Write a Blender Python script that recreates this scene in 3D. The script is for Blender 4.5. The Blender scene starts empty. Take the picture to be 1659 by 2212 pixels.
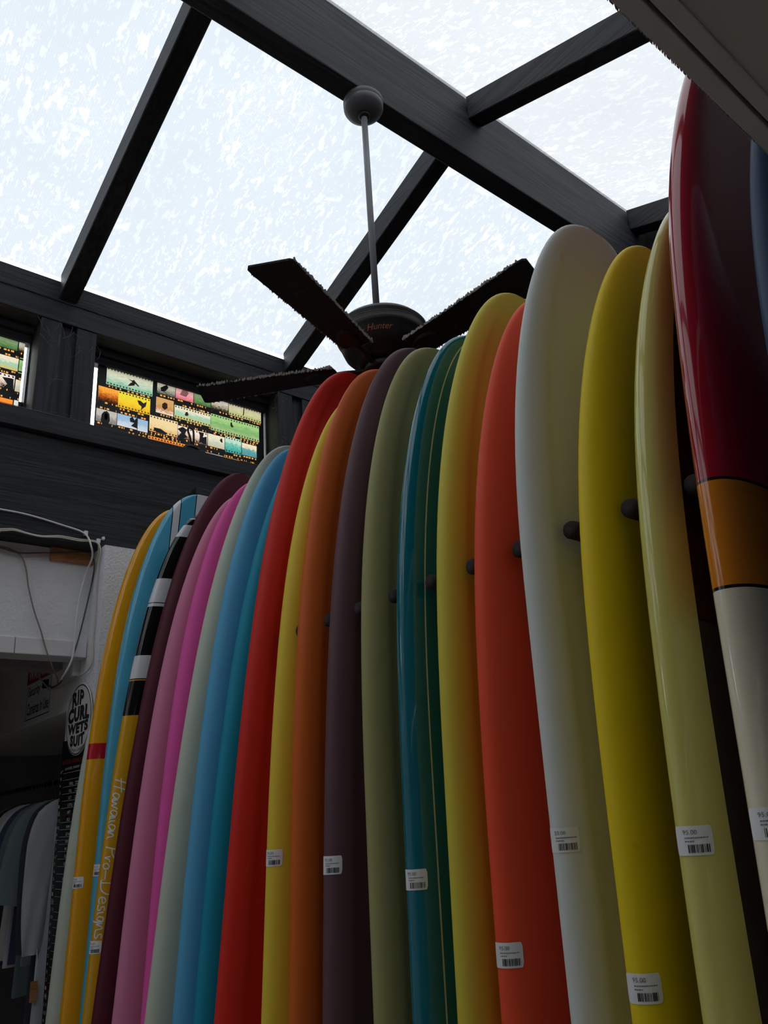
import bpy, bmesh, math, random
from mathutils import Vector, Matrix
R=math.radians
scene=bpy.context.scene
COL=scene.collection
# ------------------------------------------------------------------ camera
EYE=1.68
PIT,ROL,YAW=R(20.77),R(-4.22),R(40.92)
f0=Vector((math.sin(YAW),math.cos(YAW),0)); r0=Vector((math.cos(YAW),-math.sin(YAW),0)); u0=Vector((0,0,1))
FW=math.cos(PIT)*f0+math.sin(PIT)*u0
UP=-math.sin(PIT)*f0+math.cos(PIT)*u0
RT=math.cos(ROL)*r0+math.sin(ROL)*UP
UU=-math.sin(ROL)*r0+math.cos(ROL)*UP
cam=bpy.data.cameras.new('camera'); camo=bpy.data.objects.new('camera',cam); COL.objects.link(camo)
cam.sensor_fit='HORIZONTAL'; cam.sensor_width=36; cam.lens=1690/1659*36
cam.clip_start=.02
camo.matrix_world=Matrix(((RT.x,UU.x,-FW.x,0),(RT.y,UU.y,-FW.y,0),(RT.z,UU.z,-FW.z,EYE),(0,0,0,1)))
scene.camera=camo
# ------------------------------------------------------------------ world, view
SKY=3.2; TK=3.0/SKY      # sky radiance; sheet transmission is scaled to the same seen brightness
w=bpy.data.worlds.new('overcast'); scene.world=w; w.use_nodes=True
bg=w.node_tree.nodes['Background']; bg.inputs[0].default_value=(.93,.965,1,1); bg.inputs[1].default_value=SKY
vs=scene.view_settings
vs.view_transform='Standard'; vs.look='None'; vs.gamma=1; vs.use_curve_mapping=False; vs.exposure=0.65
# ------------------------------------------------------------------ helpers
def lin(c):
    def g(v):
        v/=255.
        return v/12.92 if v<=.04045 else ((v+.055)/1.055)**2.4
    return (g(c[0]),g(c[1]),g(c[2]),1)
def obj(name,verts,faces,mat=None,parent=None,smooth=False,loc=None):
    me=bpy.data.meshes.new(name); me.from_pydata([tuple(v) for v in verts],[],faces); me.update()
    o=bpy.data.objects.new(name,me); COL.objects.link(o)
    if mat is not None: me.materials.append(mat)
    if smooth: me.shade_smooth()
    if parent is not None: o.parent=parent
    if loc is not None: o.location=loc
    return o
def tag(o,label=None,cat=None,group=None,kind=None):
    if label: o['label']=label
    if cat: o['category']=cat
    if group: o['group']=group
    if kind: o['kind']=kind
    return o
def empty(name,loc=(0,0,0),label=None,cat=None,group=None,kind=None):
    o=bpy.data.objects.new(name,None); o.empty_display_size=.1; COL.objects.link(o); o.location=loc
    return tag(o,label,cat,group,kind)
BF=[(0,1,2,3),(7,6,5,4),(0,4,5,1),(1,5,6,2),(2,6,7,3),(3,7,4,0)]
def boxv(x0,x1,y0,y1,z0,z1):
    return [(x0,y0,z0),(x0,y1,z0),(x1,y1,z0),(x1,y0,z0),(x0,y0,z1),(x0,y1,z1),(x1,y1,z1),(x1,y0,z1)]
def box(name,x0,x1,y0,y1,z0,z1,mat,parent=None,bev=0.0):
    """bevelled box"""
    bm=bmesh.new()
    vs_=[bm.verts.new(v) for v in boxv(x0,x1,y0,y1,z0,z1)]
    for f in BF: bm.faces.new([vs_[i] for i in f])
    if bev>0: bmesh.ops.bevel(bm,geom=list(bm.edges),offset=bev,segments=2,affect='EDGES',profile=.5)
    bmesh.ops.recalc_face_normals(bm,faces=bm.faces)
    me=bpy.data.meshes.new(name); bm.to_mesh(me); bm.free()
    o=bpy.data.objects.new(name,me); COL.objects.link(o); me.materials.append(mat)
    if parent is not None: o.parent=parent
    return o
def sweep(pts,rad,seg=8,closed_ends=True):
    """tube along points; rad number or list"""
    pts=[Vector(p) for p in pts]; n=len(pts); V=[];F=[]
    prev=None
    for i,p in enumerate(pts):
        t=(pts[min(i+1,n-1)]-pts[max(i-1,0)]).normalized()
        if prev is None:
            a=Vector((0,0,1)) if abs(t.z)<.9 else Vector((1,0,0))
            s=t.cross(a).normalized()
        else:
            s=(prev-t*prev.dot(t)).normalized()
        prev=s; b=t.cross(s)
        rr=rad[i] if isinstance(rad,(list,tuple)) else rad
        for k in range(seg):
            an=2*math.pi*k/seg
            V.append(p+rr*(math.cos(an)*s+math.sin(an)*b))
    for i in range(n-1):
        for k in range(seg):
            k2=(k+1)%seg
            F.append((i*seg+k,i*seg+k2,(i+1)*seg+k2,(i+1)*seg+k))
    if closed_ends:
        F.append(tuple(range(seg))[::-1]); F.append(tuple((n-1)*seg+k for k in range(seg)))
    return V,F
def spline(pts,sub=8):
    pts=[Vector(p) for p in pts]; out=[]
    n=len(pts)
    for i in range(n-1):
        p0=pts[max(i-1,0)];p1=pts[i];p2=pts[i+1];p3=pts[min(i+2,n-1)]
        for j in range(sub):
            t=j/sub
            out.append(.5*((2*p1)+(-p0+p2)*t+(2*p0-5*p1+4*p2-p3)*t*t+(-p0+3*p1-3*p2+p3)*t**3))
    out.append(pts[-1]); return out
def lathe(prof,seg=40,c=(0,0)):
    V=[];F=[]
    for r,z in prof:
        for k in range(seg):
            a=2*math.pi*k/seg; V.append((c[0]+r*math.cos(a),c[1]+r*math.sin(a),z))
    for i in range(len(prof)-1):
        for k in range(seg):
            k2=(k+1)%seg
            F.append((i*seg+k,i*seg+k2,(i+1)*seg+k2,(i+1)*seg+k))
    F.append(tuple(range(seg))[::-1]); F.append(tuple((len(prof)-1)*seg+k for k in range(seg)))
    return V,F
def ray(x,y):
    return FW+RT*((x-829.5)/1690)-UU*((y-1106)/1690)
def onY(x,y,Y):
    d=ray(x,y); k=Y/d.y; return Vector((d.x*k,Y,d.z*k+EYE))
def onX(x,y,X):
    d=ray(x,y); k=X/d.x; return Vector((X,d.y*k,d.z*k+EYE))
def textmesh(body,size=1.0,shear=0.0,offset=0.0,align='LEFT',spacing=1.0):
    """2-D verts/faces of a line of text"""
    cu=bpy.data.curves.new('t','FONT'); cu.body=body; cu.size=size; cu.shear=shear; cu.offset=offset
    cu.align_x=align; cu.fill_mode='FRONT'; cu.resolution_u=3; cu.space_character=spacing
    ob=bpy.data.objects.new('t',cu); COL.objects.link(ob)
    dg=bpy.context.evaluated_depsgraph_get(); dg.update()
    me=ob.evaluated_get(dg).to_mesh()
    V=[(v.co.x,v.co.y) for v in me.vertices]; F=[tuple(p.vertices) for p in me.polygons]
    ob.evaluated_get(dg).to_mesh_clear()
    bpy.data.objects.remove(ob); bpy.data.curves.remove(cu)
    return V,F
# ------------------------------------------------------------------ materials
class NT:
    def __init__(s,name):
        s.m=bpy.data.materials.new(name); s.m.use_nodes=True; s.t=s.m.node_tree; s.n=s.t.nodes; s.l=s.t.links
        s.b=s.n.get('Principled BSDF'); s.out=s.n.get('Material Output')
    def new(s,t,**k):
        x=s.n.new(t)
        for a,v in k.items(): setattr(x,a,v)
        return x
    def val(s,sock,v):
        if isinstance(v,bpy.types.NodeSocket): s.l.new(v,sock)
        else: sock.default_value=v
    def math(s,op,a,b=0.0,c=0.0):
        x=s.new('ShaderNodeMath',operation=op)
        s.val(x.inputs[0],a); s.val(x.inputs[1],b); s.val(x.inputs[2],c); return x.outputs[0]
    def mix(s,f,a,b):
        x=s.new('ShaderNodeMix',data_type='RGBA')
        s.val(x.inputs[0],f); s.val(x.inputs[6],a); s.val(x.inputs[7],b); return x.outputs[2]
    def coord(s,which='Object',scale=(1,1,1)):
        t=s.new('ShaderNodeTexCoord'); m=s.new('ShaderNodeMapping'); m.inputs['Scale'].default_value=scale
        s.l.new(t.outputs[which],m.inputs[0]); return m.outputs[0]
    def noise(s,vec,scale=5,detail=4,rough=.55,dist=0):
        x=s.new('ShaderNodeTexNoise'); s.l.new(vec,x.inputs['Vector'])
        x.inputs['Scale'].default_value=scale; x.inputs['Detail'].default_value=detail; x.inputs['Roughness'].default_value=rough; x.inputs['Distortion'].default_value=dist
        return x.outputs[0]
    def ramp(s,fac,stops):
        x=s.new('ShaderNodeValToRGB'); s.l.new(fac,x.inputs[0]); e=x.color_ramp.elements
        while len(e)<len(stops): e.new(.5)
        for el,(p,c) in zip(e,stops): el.position=p; el.color=c if len(c)==4 else (*c,1)
        return x.outputs[0]
    def step(s,v,lo,hi):
        x=s.new('ShaderNodeMapRange',interpolation_type='SMOOTHSTEP'); s.val(x.inputs[0],v)
        x.inputs[1].default_value=lo; x.inputs[2].default_value=hi; return x.outputs[0]
    def bump(s,h,strength=.3,dist=.01):
        x=s.new('ShaderNodeBump'); s.l.new(h,x.inputs['Height']); x.inputs['Strength'].default_value=strength; x.inputs['Distance'].default_value=dist
        s.l.new(x.outputs[0],s.b.inputs['Normal'])
def plain(name,c,rough=.6,var=.08,vscale=6,metal=0.0,coat=0.0,bump=0.0,bscale=80,spec=.5):
    t=NT(name); c=lin(c); v=t.coord()
    n=t.noise(v,vscale,3)
    d=tuple(x*(1-var) for x in c[:3])+(1,); e=tuple(min(1,x*(1+var)) for x in c[:3])+(1,)
    t.l.new(t.ramp(n,[(.3,d),(.7,e)]),t.b.inputs['Base Color'])
    t.b.inputs['Roughness'].default_value=rough; t.b.inputs['Metallic'].default_value=metal
    t.b.inputs['Coat Weight'].default_value=coat; t.b.inputs['Coat Roughness'].default_value=.04
    t.b.inputs['Specular IOR Level'].default_value=spec
    if bump: t.bump(t.noise(t.coord(),bscale,4),bump,.004)
    return t.m
def blackwood(name,axis,rough=.62,dark=(34,35,39),light=(54,56,61),bump=.5):
    t=NT(name); sc=[26,26,26]; sc[axis]=1.1
    v=t.coord('Object',tuple(sc)); n=t.noise(v,1.6,8,.62,.9)
    n2=t.noise(t.coord(),3,4)
    c=t.mix(n2,lin(dark),lin(light))
    c2=t.mix(t.step(n,.42,.62),c,lin(tuple(int(x*.75) for x in dark)))
    t.l.new(c2,t.b.inputs['Base Color']); t.b.inputs['Roughness'].default_value=rough
    t.b.inputs['Specular IOR Level'].default_value=.35
    t.bump(n,bump,.006); return t.m
M={}
M['bw_x']=blackwood('black_wood_along_x',0); M['bw_y']=blackwood('black_wood_along_y',1); M['bw_z']=blackwood('black_wood_along_z',2,bump=.2)
M['bw_rough']=blackwood('black_rough_wood',0,bump=.9)
M['bw_smooth']=blackwood('black_painted_trim',0,bump=.12,dark=(42,43,47),light=(53,55,60))
def stucco(name,c):
    t=NT(name); v=t.coord(); n=t.noise(v,75,5,.6); n2=t.noise(v,3,4)
    t.l.new(t.mix(n2,lin(c),lin(tuple(int(x*.92) for x in c))),t.b.inputs['Base Color']); t.b.inputs['Roughness'].default_value=.85
    t.bump(n,.55,.012); return t.m
M['stucco']=stucco('white_stucco',(243,243,246))
M['whitewood']=plain('white_painted_wood',(222,221,224),.6,.06,8,bump=.15,bscale=30)
M['graypaint']=plain('grey_white_paint',(212,207,205),.7,.05,5,bump=.1,bscale=60)
M['ceilpaint']=plain('ceiling_paint',(205,199,196),.8,.05,4,bump=.15,bscale=90)
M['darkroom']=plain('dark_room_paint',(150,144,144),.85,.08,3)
M['concrete']=plain('concrete_floor',(188,182,174),.7,.12,3,bump=.1,bscale=40)
M['darkwall']=plain('dark_plum_wall',(52,42,46),.8,.1,3)
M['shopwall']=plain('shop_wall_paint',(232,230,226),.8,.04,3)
M['pine']=None
t=NT('bare_wood'); v=t.coord('Object',(3,20,30)); n=t.noise(v,2.2,6,.6,1.2)
t.l.new(t.ramp(n,[(.3,lin((150,92,52))),(.7,lin((206,148,98)))]),t.b.inputs['Base Color']); t.b.inputs['Roughness'].default_value=.6; M['pine']=t.m
t=NT('brown_hanger_wood'); v=t.coord('Object',(4,20,30)); n=t.noise(v,3,6,.6,1)
t.l.new(t.ramp(n,[(.3,lin((70,40,26))),(.7,lin((104,62,42)))]),t.b.inputs['Base Color']); t.b.inputs['Roughness'].default_value=.4; M['brownwood']=t.m
M['white']=plain('white_plastic',(225,226,228),.4,.02); M['cable_white']=plain('white_cable',(226,226,224),.45,.03); M['cable_cream']=plain('cream_cable',(205,198,184),.5,.05)
M['cable_dark']=plain('dark_grey_cable',(82,82,84),.5,.05); M['cable_brown']=plain('brown_grey_cable',(140,122,112),.5,.05)
M['paper']=plain('white_label_paper',(238,238,240),.5,.02); M['ink']=plain('black_ink',(28,28,32),.7,.02); M['ink_gray']=plain('grey_ink',(120,120,124),.7,.02)
M['signred']=plain('sign_red',(170,28,40),.5,.03); M['blackboard']=plain('black_chart_vinyl',(20,20,22),.45,.05)
M['logo_white']=plain('logo_cream_white',(226,214,212),.5,.03); M['chart_red']=plain('chart_red_ink',(150,36,40),.6,.03); M['chart_white']=plain('chart_white_ink',(205,205,208),.6,.03)
M['metal']=plain('steel_wire',(170,172,176),.3,.03,metal=1.0); M['rodgray']=plain('grey_painted_steel',(128,130,134),.45,.05); M['canopygray']=plain('grey_fan_canopy',(92,92,95),.5,.05)
M['fan']=plain('dark_bronze_metal',(36,33,33),.45,.1,metal=.0,spec=.4); M['fanink']=plain('copper_ink',(190,110,70),.4,.05)
M['foam']=plain('charcoal_foam_pad',(44,36,38),.9,.15,40,bump=.4,bscale=120)
M['rackwood']=plain('rack_wood',(70,52,40),.6,.15,4,bump=.2,bscale=30)
M['carpet']=plain('rack_carpet',(45,42,42),.95,.2,50,bump=.4,bscale=150)
t=NT('dusty_blade_wood'); v=t.coord('Object',(1,1,1)); n=t.noise(v,70,6,.7); n2=t.noise(v,9,4)
k=t.math('MULTIPLY',t.step(n,.55,.72),t.step(n2,.42,.6))
t.l.new(t.mix(k,lin((33,28,28)),lin((84,76,73))),t.b.inputs['Base Color']); t.b.inputs['Roughness'].default_value=.85; t.bump(n,.8,.01); M['blade']=t.m
M['dust']=plain('grey_dust_and_highlight',(150,142,138),.95,.2,60,bump=.6,bscale=200)  # serves real dust and the painted ridge highlights of the fan
M['cob']=plain('cobweb_grey',(120,118,118),.95,.1)
# milky twin-wall skylight sheet
def skysheet(name,warm):
    t=NT(name); t.n.remove(t.b)
    vs_=t.coord('Object',(1,.30,1)); vu=t.coord('Object',(1,1,1))
    n1=t.noise(vs_,30,5,.55,.25); n2=t.noise(vs_,62,3,.5,.15); n3=t.noise(vu,2.0,4,.5,.4); n4=t.noise(vu,7,6,.7,.5); n5=t.noise(vu,16,6,.6,1.2)
    bl=t.math('MAXIMUM',t.step(n1,.555,.61),t.math('MULTIPLY',t.step(n2,.59,.65),.75))
    bl=t.math('MULTIPLY',bl,t.math('MULTIPLY_ADD',t.step(n3,.35,.6),.6,.4))
    bl=t.math('MAXIMUM',bl,t.math('MULTIPLY',t.step(n4,.60,.66),.7))
    vein=t.math('ABSOLUTE',t.math('SUBTRACT',n5,.5)); bl=t.math('MAXIMUM',bl,t.math('MULTIPLY',t.math('SUBTRACT',1.0,t.step(vein,.004,.018)),t.math('MULTIPLY',t.step(n3,.48,.62),.5)))
    x=t.new('ShaderNodeSeparateXYZ'); t.l.new(vu,x.inputs[0])
    rib=t.math('SINE',t.math('MULTIPLY',x.outputs[0],2*math.pi/.0105))
    base=(.202,.206,.209,1) if warm else (.190,.201,.212,1)
    hi=(.252,.254,.256,1) if warm else (.248,.256,.264,1)
    base=t.mix(n3,tuple(v*.94 for v in base[:3])+(1,),tuple(v*1.07 for v in base[:3])+(1,))
    c=t.mix(bl,base,hi)
    dirt=t.noise(vu,11,3,.5); c=t.mix(t.math('MULTIPLY',t.step(dirt,.72,.8),.35),c,(.16,.145,.13,1))
    c=t.mix(t.math('MULTIPLY_ADD',rib,.085,.09),c,(.15,.16,.17,1))
    g=t.new('ShaderNodeMix',data_type='RGBA',blend_type='MULTIPLY'); g.inputs[0].default_value=1; t.l.new(c,g.inputs[6]); g.inputs[7].default_value=(TK*1.0,TK*1.0,TK*1.0,1); c=g.outputs[2]
    tr=t.new('ShaderNodeBsdfTransparent'); t.l.new(c,tr.inputs[0])
    tl=t.new('ShaderNodeBsdfTranslucent'); t.l.new(c,tl.inputs[0])
    mx=t.new('ShaderNodeMixShader'); mx.inputs[0].default_value=.45
    t.l.new(tr.outputs[0],mx.inputs[1]); t.l.new(tl.outputs[0],mx.inputs[2]); t.l.new(mx.outputs[0],t.out.inputs[0])
    return t.m
M['sheet_far']=skysheet('milky_sheet_far_slope',False); M['sheet_near']=skysheet('milky_sheet_near_slope',True)
# clear glass
t=NT('window_glass'); t.b.inputs['Transmission Weight'].default_value=1; t.b.inputs['Roughness'].default_value=0; t.b.inputs['IOR'].default_value=1.02; t.b.inputs['Base Color'].default_value=(1,1,1,1); M['glass']=t.m
# ------------------------------------------------------------------ the room
XL,XR,YB,YF=-4.6,3.72,3.4,-3.4
WIN_Y=3.55
floor=box('floor',XL-.1,XR+.1,YF-.1,6.2,-.1,0,M['concrete']); tag(floor,kind='structure')
# roof
ceil=empty('ceiling',kind='structure')
ZR=4.83; SL=.363; YN,YFAR=1.768,1.864; ZB=4.43
box('ridge_beam',XL,XR,YN,YFAR,ZB,4.72,M['bw_x'],ceil,.006)
box('ridge_cap',XL,XR,YN+.012,YFAR-.012,4.727,4.86,M['bw_x'],ceil,.004)
def zfar(y): return ZR-SL*(y-YFAR)
def znear(y): return ZR-SL*(YN-y)
def rafter(x,far):
    if far: ys=(YFAR,YB-.005); zz=[zfar(y) for y in ys]
    else: ys=(.14,YN); zz=[znear(y) for y in ys]
    h=.142; hw=.045
    V=[]
    for y,z in zip(ys,zz):
        V+=[(x-hw,y,z-h),(x+hw,y,z-h),(x+hw,y,z-.002),(x-hw,y,z-.002)]
    F=[(0,1,2,3),(7,6,5,4),(0,4,5,1),(1,5,6,2),(2,6,7,3),(3,7,4,0)]
    bm=bmesh.new(); q=[bm.verts.new(v) for v in V]
    for f in F: bm.faces.new([q[i] for i in f])
    bmesh.ops.recalc_face_normals(bm,faces=bm.faces)
    bmesh.ops.bevel(bm,geom=list(bm.edges),offset=.004,segments=1,affect='EDGES')
    me=bpy.data.meshes.new('rafter'); bm.to_mesh(me); bm.free(); me.materials.append(M['bw_y'])
    o=bpy.data.objects.new('rafter',me); COL.objects.link(o); o.parent=ceil
RX=[-4.22,-2.92,-1.62,-.32,.983,2.283,3.6]
for x in RX: rafter(x,True); rafter(x,False)
for i in range(len(RX)-1):
    a,b=RX[i],RX[i+1]
    if i==0: a=XL
    if i==len(RX)-2: b=XR
    for far in (True,False):
        if far: ya,yb=YFAR-.03,YB+.018; za,zb=zfar(ya),zfar(yb)
        else: ya,yb=YN+.03,.12; za,zb=znear(ya),znear(yb)
        n=10; V=[];F=[]
        for k in range(n+1):
            y=ya+(yb-ya)*k/n; z=za+(zb-za)*k/n
            V+=[(a,y,z+.002),(b,y,z+.002)]
        for k in range(n): F.append((2*k,2*k+1,2*k+3,2*k+2))
        obj('skylight_panel',V,F,M['sheet_far' if far else 'sheet_near'],ceil)
# low ceiling with trim strips along its edge
LZ=2.55
soff=empty('trim_1',kind='structure')
box('edge_board',XL,XR,.2691,.2928,LZ,LZ+.045,M['graypaint'],soff,.002)
box('groove',XL,XR,.2640,.2698,LZ+.032,LZ+.045,M['graypaint'],soff)
box('inner_strip',XL,XR,.2430,.2648,LZ+.002,LZ+.045,M['graypaint'],soff,.002)
low=box('ceiling_low',XL,XR,YF,.2438,LZ+.006,LZ+.045,M['ceilpaint']); low.name='ceiling.001'; tag(low,kind='structure')
random.seed(4)
V=[];F=[]; x=.4; 
while x<2.0:
    d=random.uniform(.003,.013); h=random.choice([.0012,.002,.002,.005,.007]) if random.random()<.6 else .001
    V+=[(x,.2929,LZ+.004),(x+d,.2929,LZ+.004),(x+d*.8,.2936,LZ-h*.6),(x+d*.2,.2936,LZ-h*.4)]; k=len(V)-4; F.append((k,k+1,k+2,k+3)); x+=d
tag(obj('peeling_paint',V,F,M['whitewood'],soff),kind='stuff')
wn=box('wall_near_upper',XL,XR,.10,.135,LZ+.046,znear(.10)-.004,M['bw_smooth']); wn.name='wall_near'; tag(wn,kind='structure')
wr=box('wall_right',XR,XR+.1,YF,6.0,0,4.86,M['darkwall']); tag(wr,kind='structure')
wf=box('wall_front',XL,XR,YF-.1,YF,0,LZ,M['shopwall']); tag(wf,kind='structure')
# left wall: closed gable
wl=empty('wall_left',kind='structure')
pg=[(.10,0),(3.4,0),(3.4,zfar(3.4)-.003),(1.816,4.85),(.10,znear(.10)-.003)]; n=len(pg)
obj('gable',[(x,y,z) for x in (XL-.12,XL) for y,z in pg],[tuple(range(n)),tuple(range(n,2*n))[::-1]]+[(k,(k+1)%n,n+(k+1)%n,n+k) for k in range(n)],M['shopwall'],wl)
box('wall_section',XL-.12,XL,YF,.10,0,LZ+.045,M['shopwall'],wl)
box('wall_section',XL-.12,XL,3.4,6.0,0,2.72,M['shopwall'],wl)
# back wall with clerestory windows
wb=empty('wall_back',kind='structure')
XA,XB=-2.85,XR
box('wall_plate',XL,XB,YB-.005,YB+.16,4.12,4.232,M['bw_rough'],wb,.004)
box('header_board',XL,XB,YB,YB+.16,4.005,4.118,M['bw_smooth'],wb,.003)
box('sill_board',XL,XB,YB-.028,YB+.16,3.385,3.481,M['bw_smooth'],wb,.004)
box('fascia_board',XL,XB,YB,YB+.16,2.885,3.384,M['bw_rough'],wb,.004)
P0=1.137; PW=1.063; PIT_=1.33
wx=[P0+PIT_*k for k in (-4,-3,-2,-1,0,1)]
for k,x0 in enumerate(wx):
    x1=x0+PW
    a=max(x0,XL); 
    box('mullion',x1,x1+.099,YB+.004,YB+.16,3.481,4.004,M['bw_z'],wb,.003)
    box('groove_board',x1+.099,x1+.17,YB+.028,YB+.16,3.481,4.004,M['bw_z'],wb)
    box('mullion',x1+.17,min(x1+PIT_-PW,XR-.01),YB+.004,YB+.16,3.481,4.004,M['bw_z'],wb,.003)
    # sash frame
for x in (2.42,):
    pass
# bracket block under the sill behind the boards
box('bracket',1.665,1.83,YB-.05,YB-.001,3.225,3.262,M['bw_smooth'],wb,.003)
# dust lines and cobweb strands on the black trim
rnd=random.Random(9)
for z,y in ((4.1185,YB-.0055),(3.4815,YB-.029)):
    pts=[]; x=-.4
    while x<3.2: pts.append((x,y-rnd.uniform(0,.0012),z+rnd.uniform(-.0012,.0012))); x+=rnd.uniform(.03,.08)
    V,F=sweep(pts,[rnd.uniform(.0004,.0013) for _ in pts],5); tag(obj('dust_line',V,F,M['cob'],wb),kind='stuff')
V=[];F=[]
for q in range(70):
    x0=rnd.choice([P0,P0+PW,P0+PW,P0-PIT_+PW,P0-PIT_+PW+.099,P0-PIT_+PW+.17])+rnd.uniform(-.03,.03); z0=rnd.choice([4.0,3.95,3.9,3.5,3.7,3.49])+rnd.uniform(-.02,.02)
    d=Vector((rnd.uniform(-.06,.06),0,rnd.uniform(-.09,.02)))
    p=[Vector((x0,YB-.004,z0)),Vector((x0,YB-.012,z0))+d*.5+Vector((0,0,rnd.uniform(-.015,.0))),Vector((x0,YB-.003,z0))+d]
    v,f=sweep(spline(p,4),rnd.uniform(.0003,.0008),4); k=len(V); V+=v; F+=[tuple(i+k for i in ff) for ff in f]
tag(obj('cobweb',V,F,M['cob'],wb),kind='stuff')
# lintel wall, plank and batten
wm=empty('wall_back_lower',kind='structure'); wm.name='wall_lintel'
obj('stucco_face',boxv(XL,1.2225,3.5,3.62,2.47,2.90),BF,M['stucco'],wm)
xs=[XL,-.9,.02,.919,1.243]
for a,b in zip(xs[:-1],xs[1:]):
    box('plank',a+.0015,min(b,1.221)-.0015,3.488,3.62,2.398,2.4695,M['whitewood'],wm,.003)
box('wood_batten',1.03,1.2215,3.485,3.4995,2.825,2.888,M['pine'],wm,.002)
# dark wall behind the rack end
wq=box('wall_back_right',1.905,XR,3.4,3.5,0,2.884,M['darkwall']); tag(wq,kind='structure')
# pier
pier=box('wall_pier',1.2225,1.9,3.348,3.70,0,2.884,M['stucco']); tag(pier,kind='structure')
# side room seen under the lintel
ws=empty('wall_side_room',kind='structure')
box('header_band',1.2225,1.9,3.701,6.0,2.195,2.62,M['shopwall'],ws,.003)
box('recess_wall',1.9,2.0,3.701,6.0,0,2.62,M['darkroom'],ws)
box('added_shade_wall',XL,-.35,3.5,3.62,0,2.397,M['stucco'],wm)  # unseen wall, added to keep light out of the side room
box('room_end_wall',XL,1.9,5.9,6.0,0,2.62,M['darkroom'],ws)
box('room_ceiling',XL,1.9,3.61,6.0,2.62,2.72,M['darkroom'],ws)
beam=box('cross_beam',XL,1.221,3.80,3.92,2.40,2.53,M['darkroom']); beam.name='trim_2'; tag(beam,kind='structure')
box('blocking',1.19,1.2218,3.565,3.61,2.33,2.397,M['whitewood'],wm,.002)
# ------------------------------------------------------------------ clerestory windows with film-strip prints
def photo(name,top,mid,bot,hz=.55,kind='sea',contrast=.35):
    t=NT(name); t.n.remove(t.b)
    tc=t.new('ShaderNodeTexCoord'); sp=t.new('ShaderNodeSeparateXYZ'); t.l.new(tc.outputs['UV'],sp.inputs[0])
    mp=t.new('ShaderNodeMapping'); t.l.new(tc.outputs['UV'],mp.inputs[0]); mp.inputs['Location'].default_value=(random.random()*9,random.random()*9,0)
    mp.inputs['Scale'].default_value=(2.2,4.5,1) if kind=='sea' else (4,4,1)
    n=t.noise(mp.outputs[0],2.2,5,.65,.8); n2=t.noise(mp.outputs[0],6,4,.6,.5)
    y=t.math('ADD',sp.outputs[1],t.math('MULTIPLY_ADD',n,1.1,-.55))
    c=t.mix(t.step(y,hz-.16,hz+.14),lin(mid),lin(top))
    c=t.mix(t.step(y,hz-.55,hz-.12),lin(bot),c)
    dk=t.math('MULTIPLY',t.step(n2,.52,.66),contrast)
    c=t.mix(dk,c,t.mix(.5,lin(bot),(.01,.01,.01,1)))
    g=t.new('ShaderNodeMix',data_type='RGBA',blend_type='MULTIPLY'); g.inputs[0].default_value=1; t.l.new(c,g.inputs[6]); g.inputs[7].default_value=(.40*TK,.37*TK,.315*TK,1)
    tl=t.new('ShaderNodeBsdfTranslucent'); t.l.new(g.outputs[2],tl.inputs[0]); t.l.new(tl.outputs[0],t.out.inputs[0]); return t.m
def film_plain(name,c):
    t=NT(name); t.n.remove(t.b); cc=lin(c)
    n=t.noise(t.coord('Object'),40,3); x=t.mix(n,tuple(v*.28*TK for v in cc[:3])+(1,),tuple(v*.38*TK for v in cc[:3])+(1,))
    tl=t.new('ShaderNodeBsdfTranslucent'); t.l.new(x,tl.inputs[0]); t.l.new(tl.outputs[0],t.out.inputs[0]); return t.m
random.seed(11)
M['filmblack']=plain('film_black',(16,14,14),.5,.1)
M['filmorange']=film_plain('film_orange',(255,176,80)); M['filmwhite']=film_plain('film_white',(250,244,232)); M['filmskin']=plain('film_brown_figure',(92,58,36),.6,.1); M['filmyellow']=film_plain('film_yellow',(250,205,70))
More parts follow.
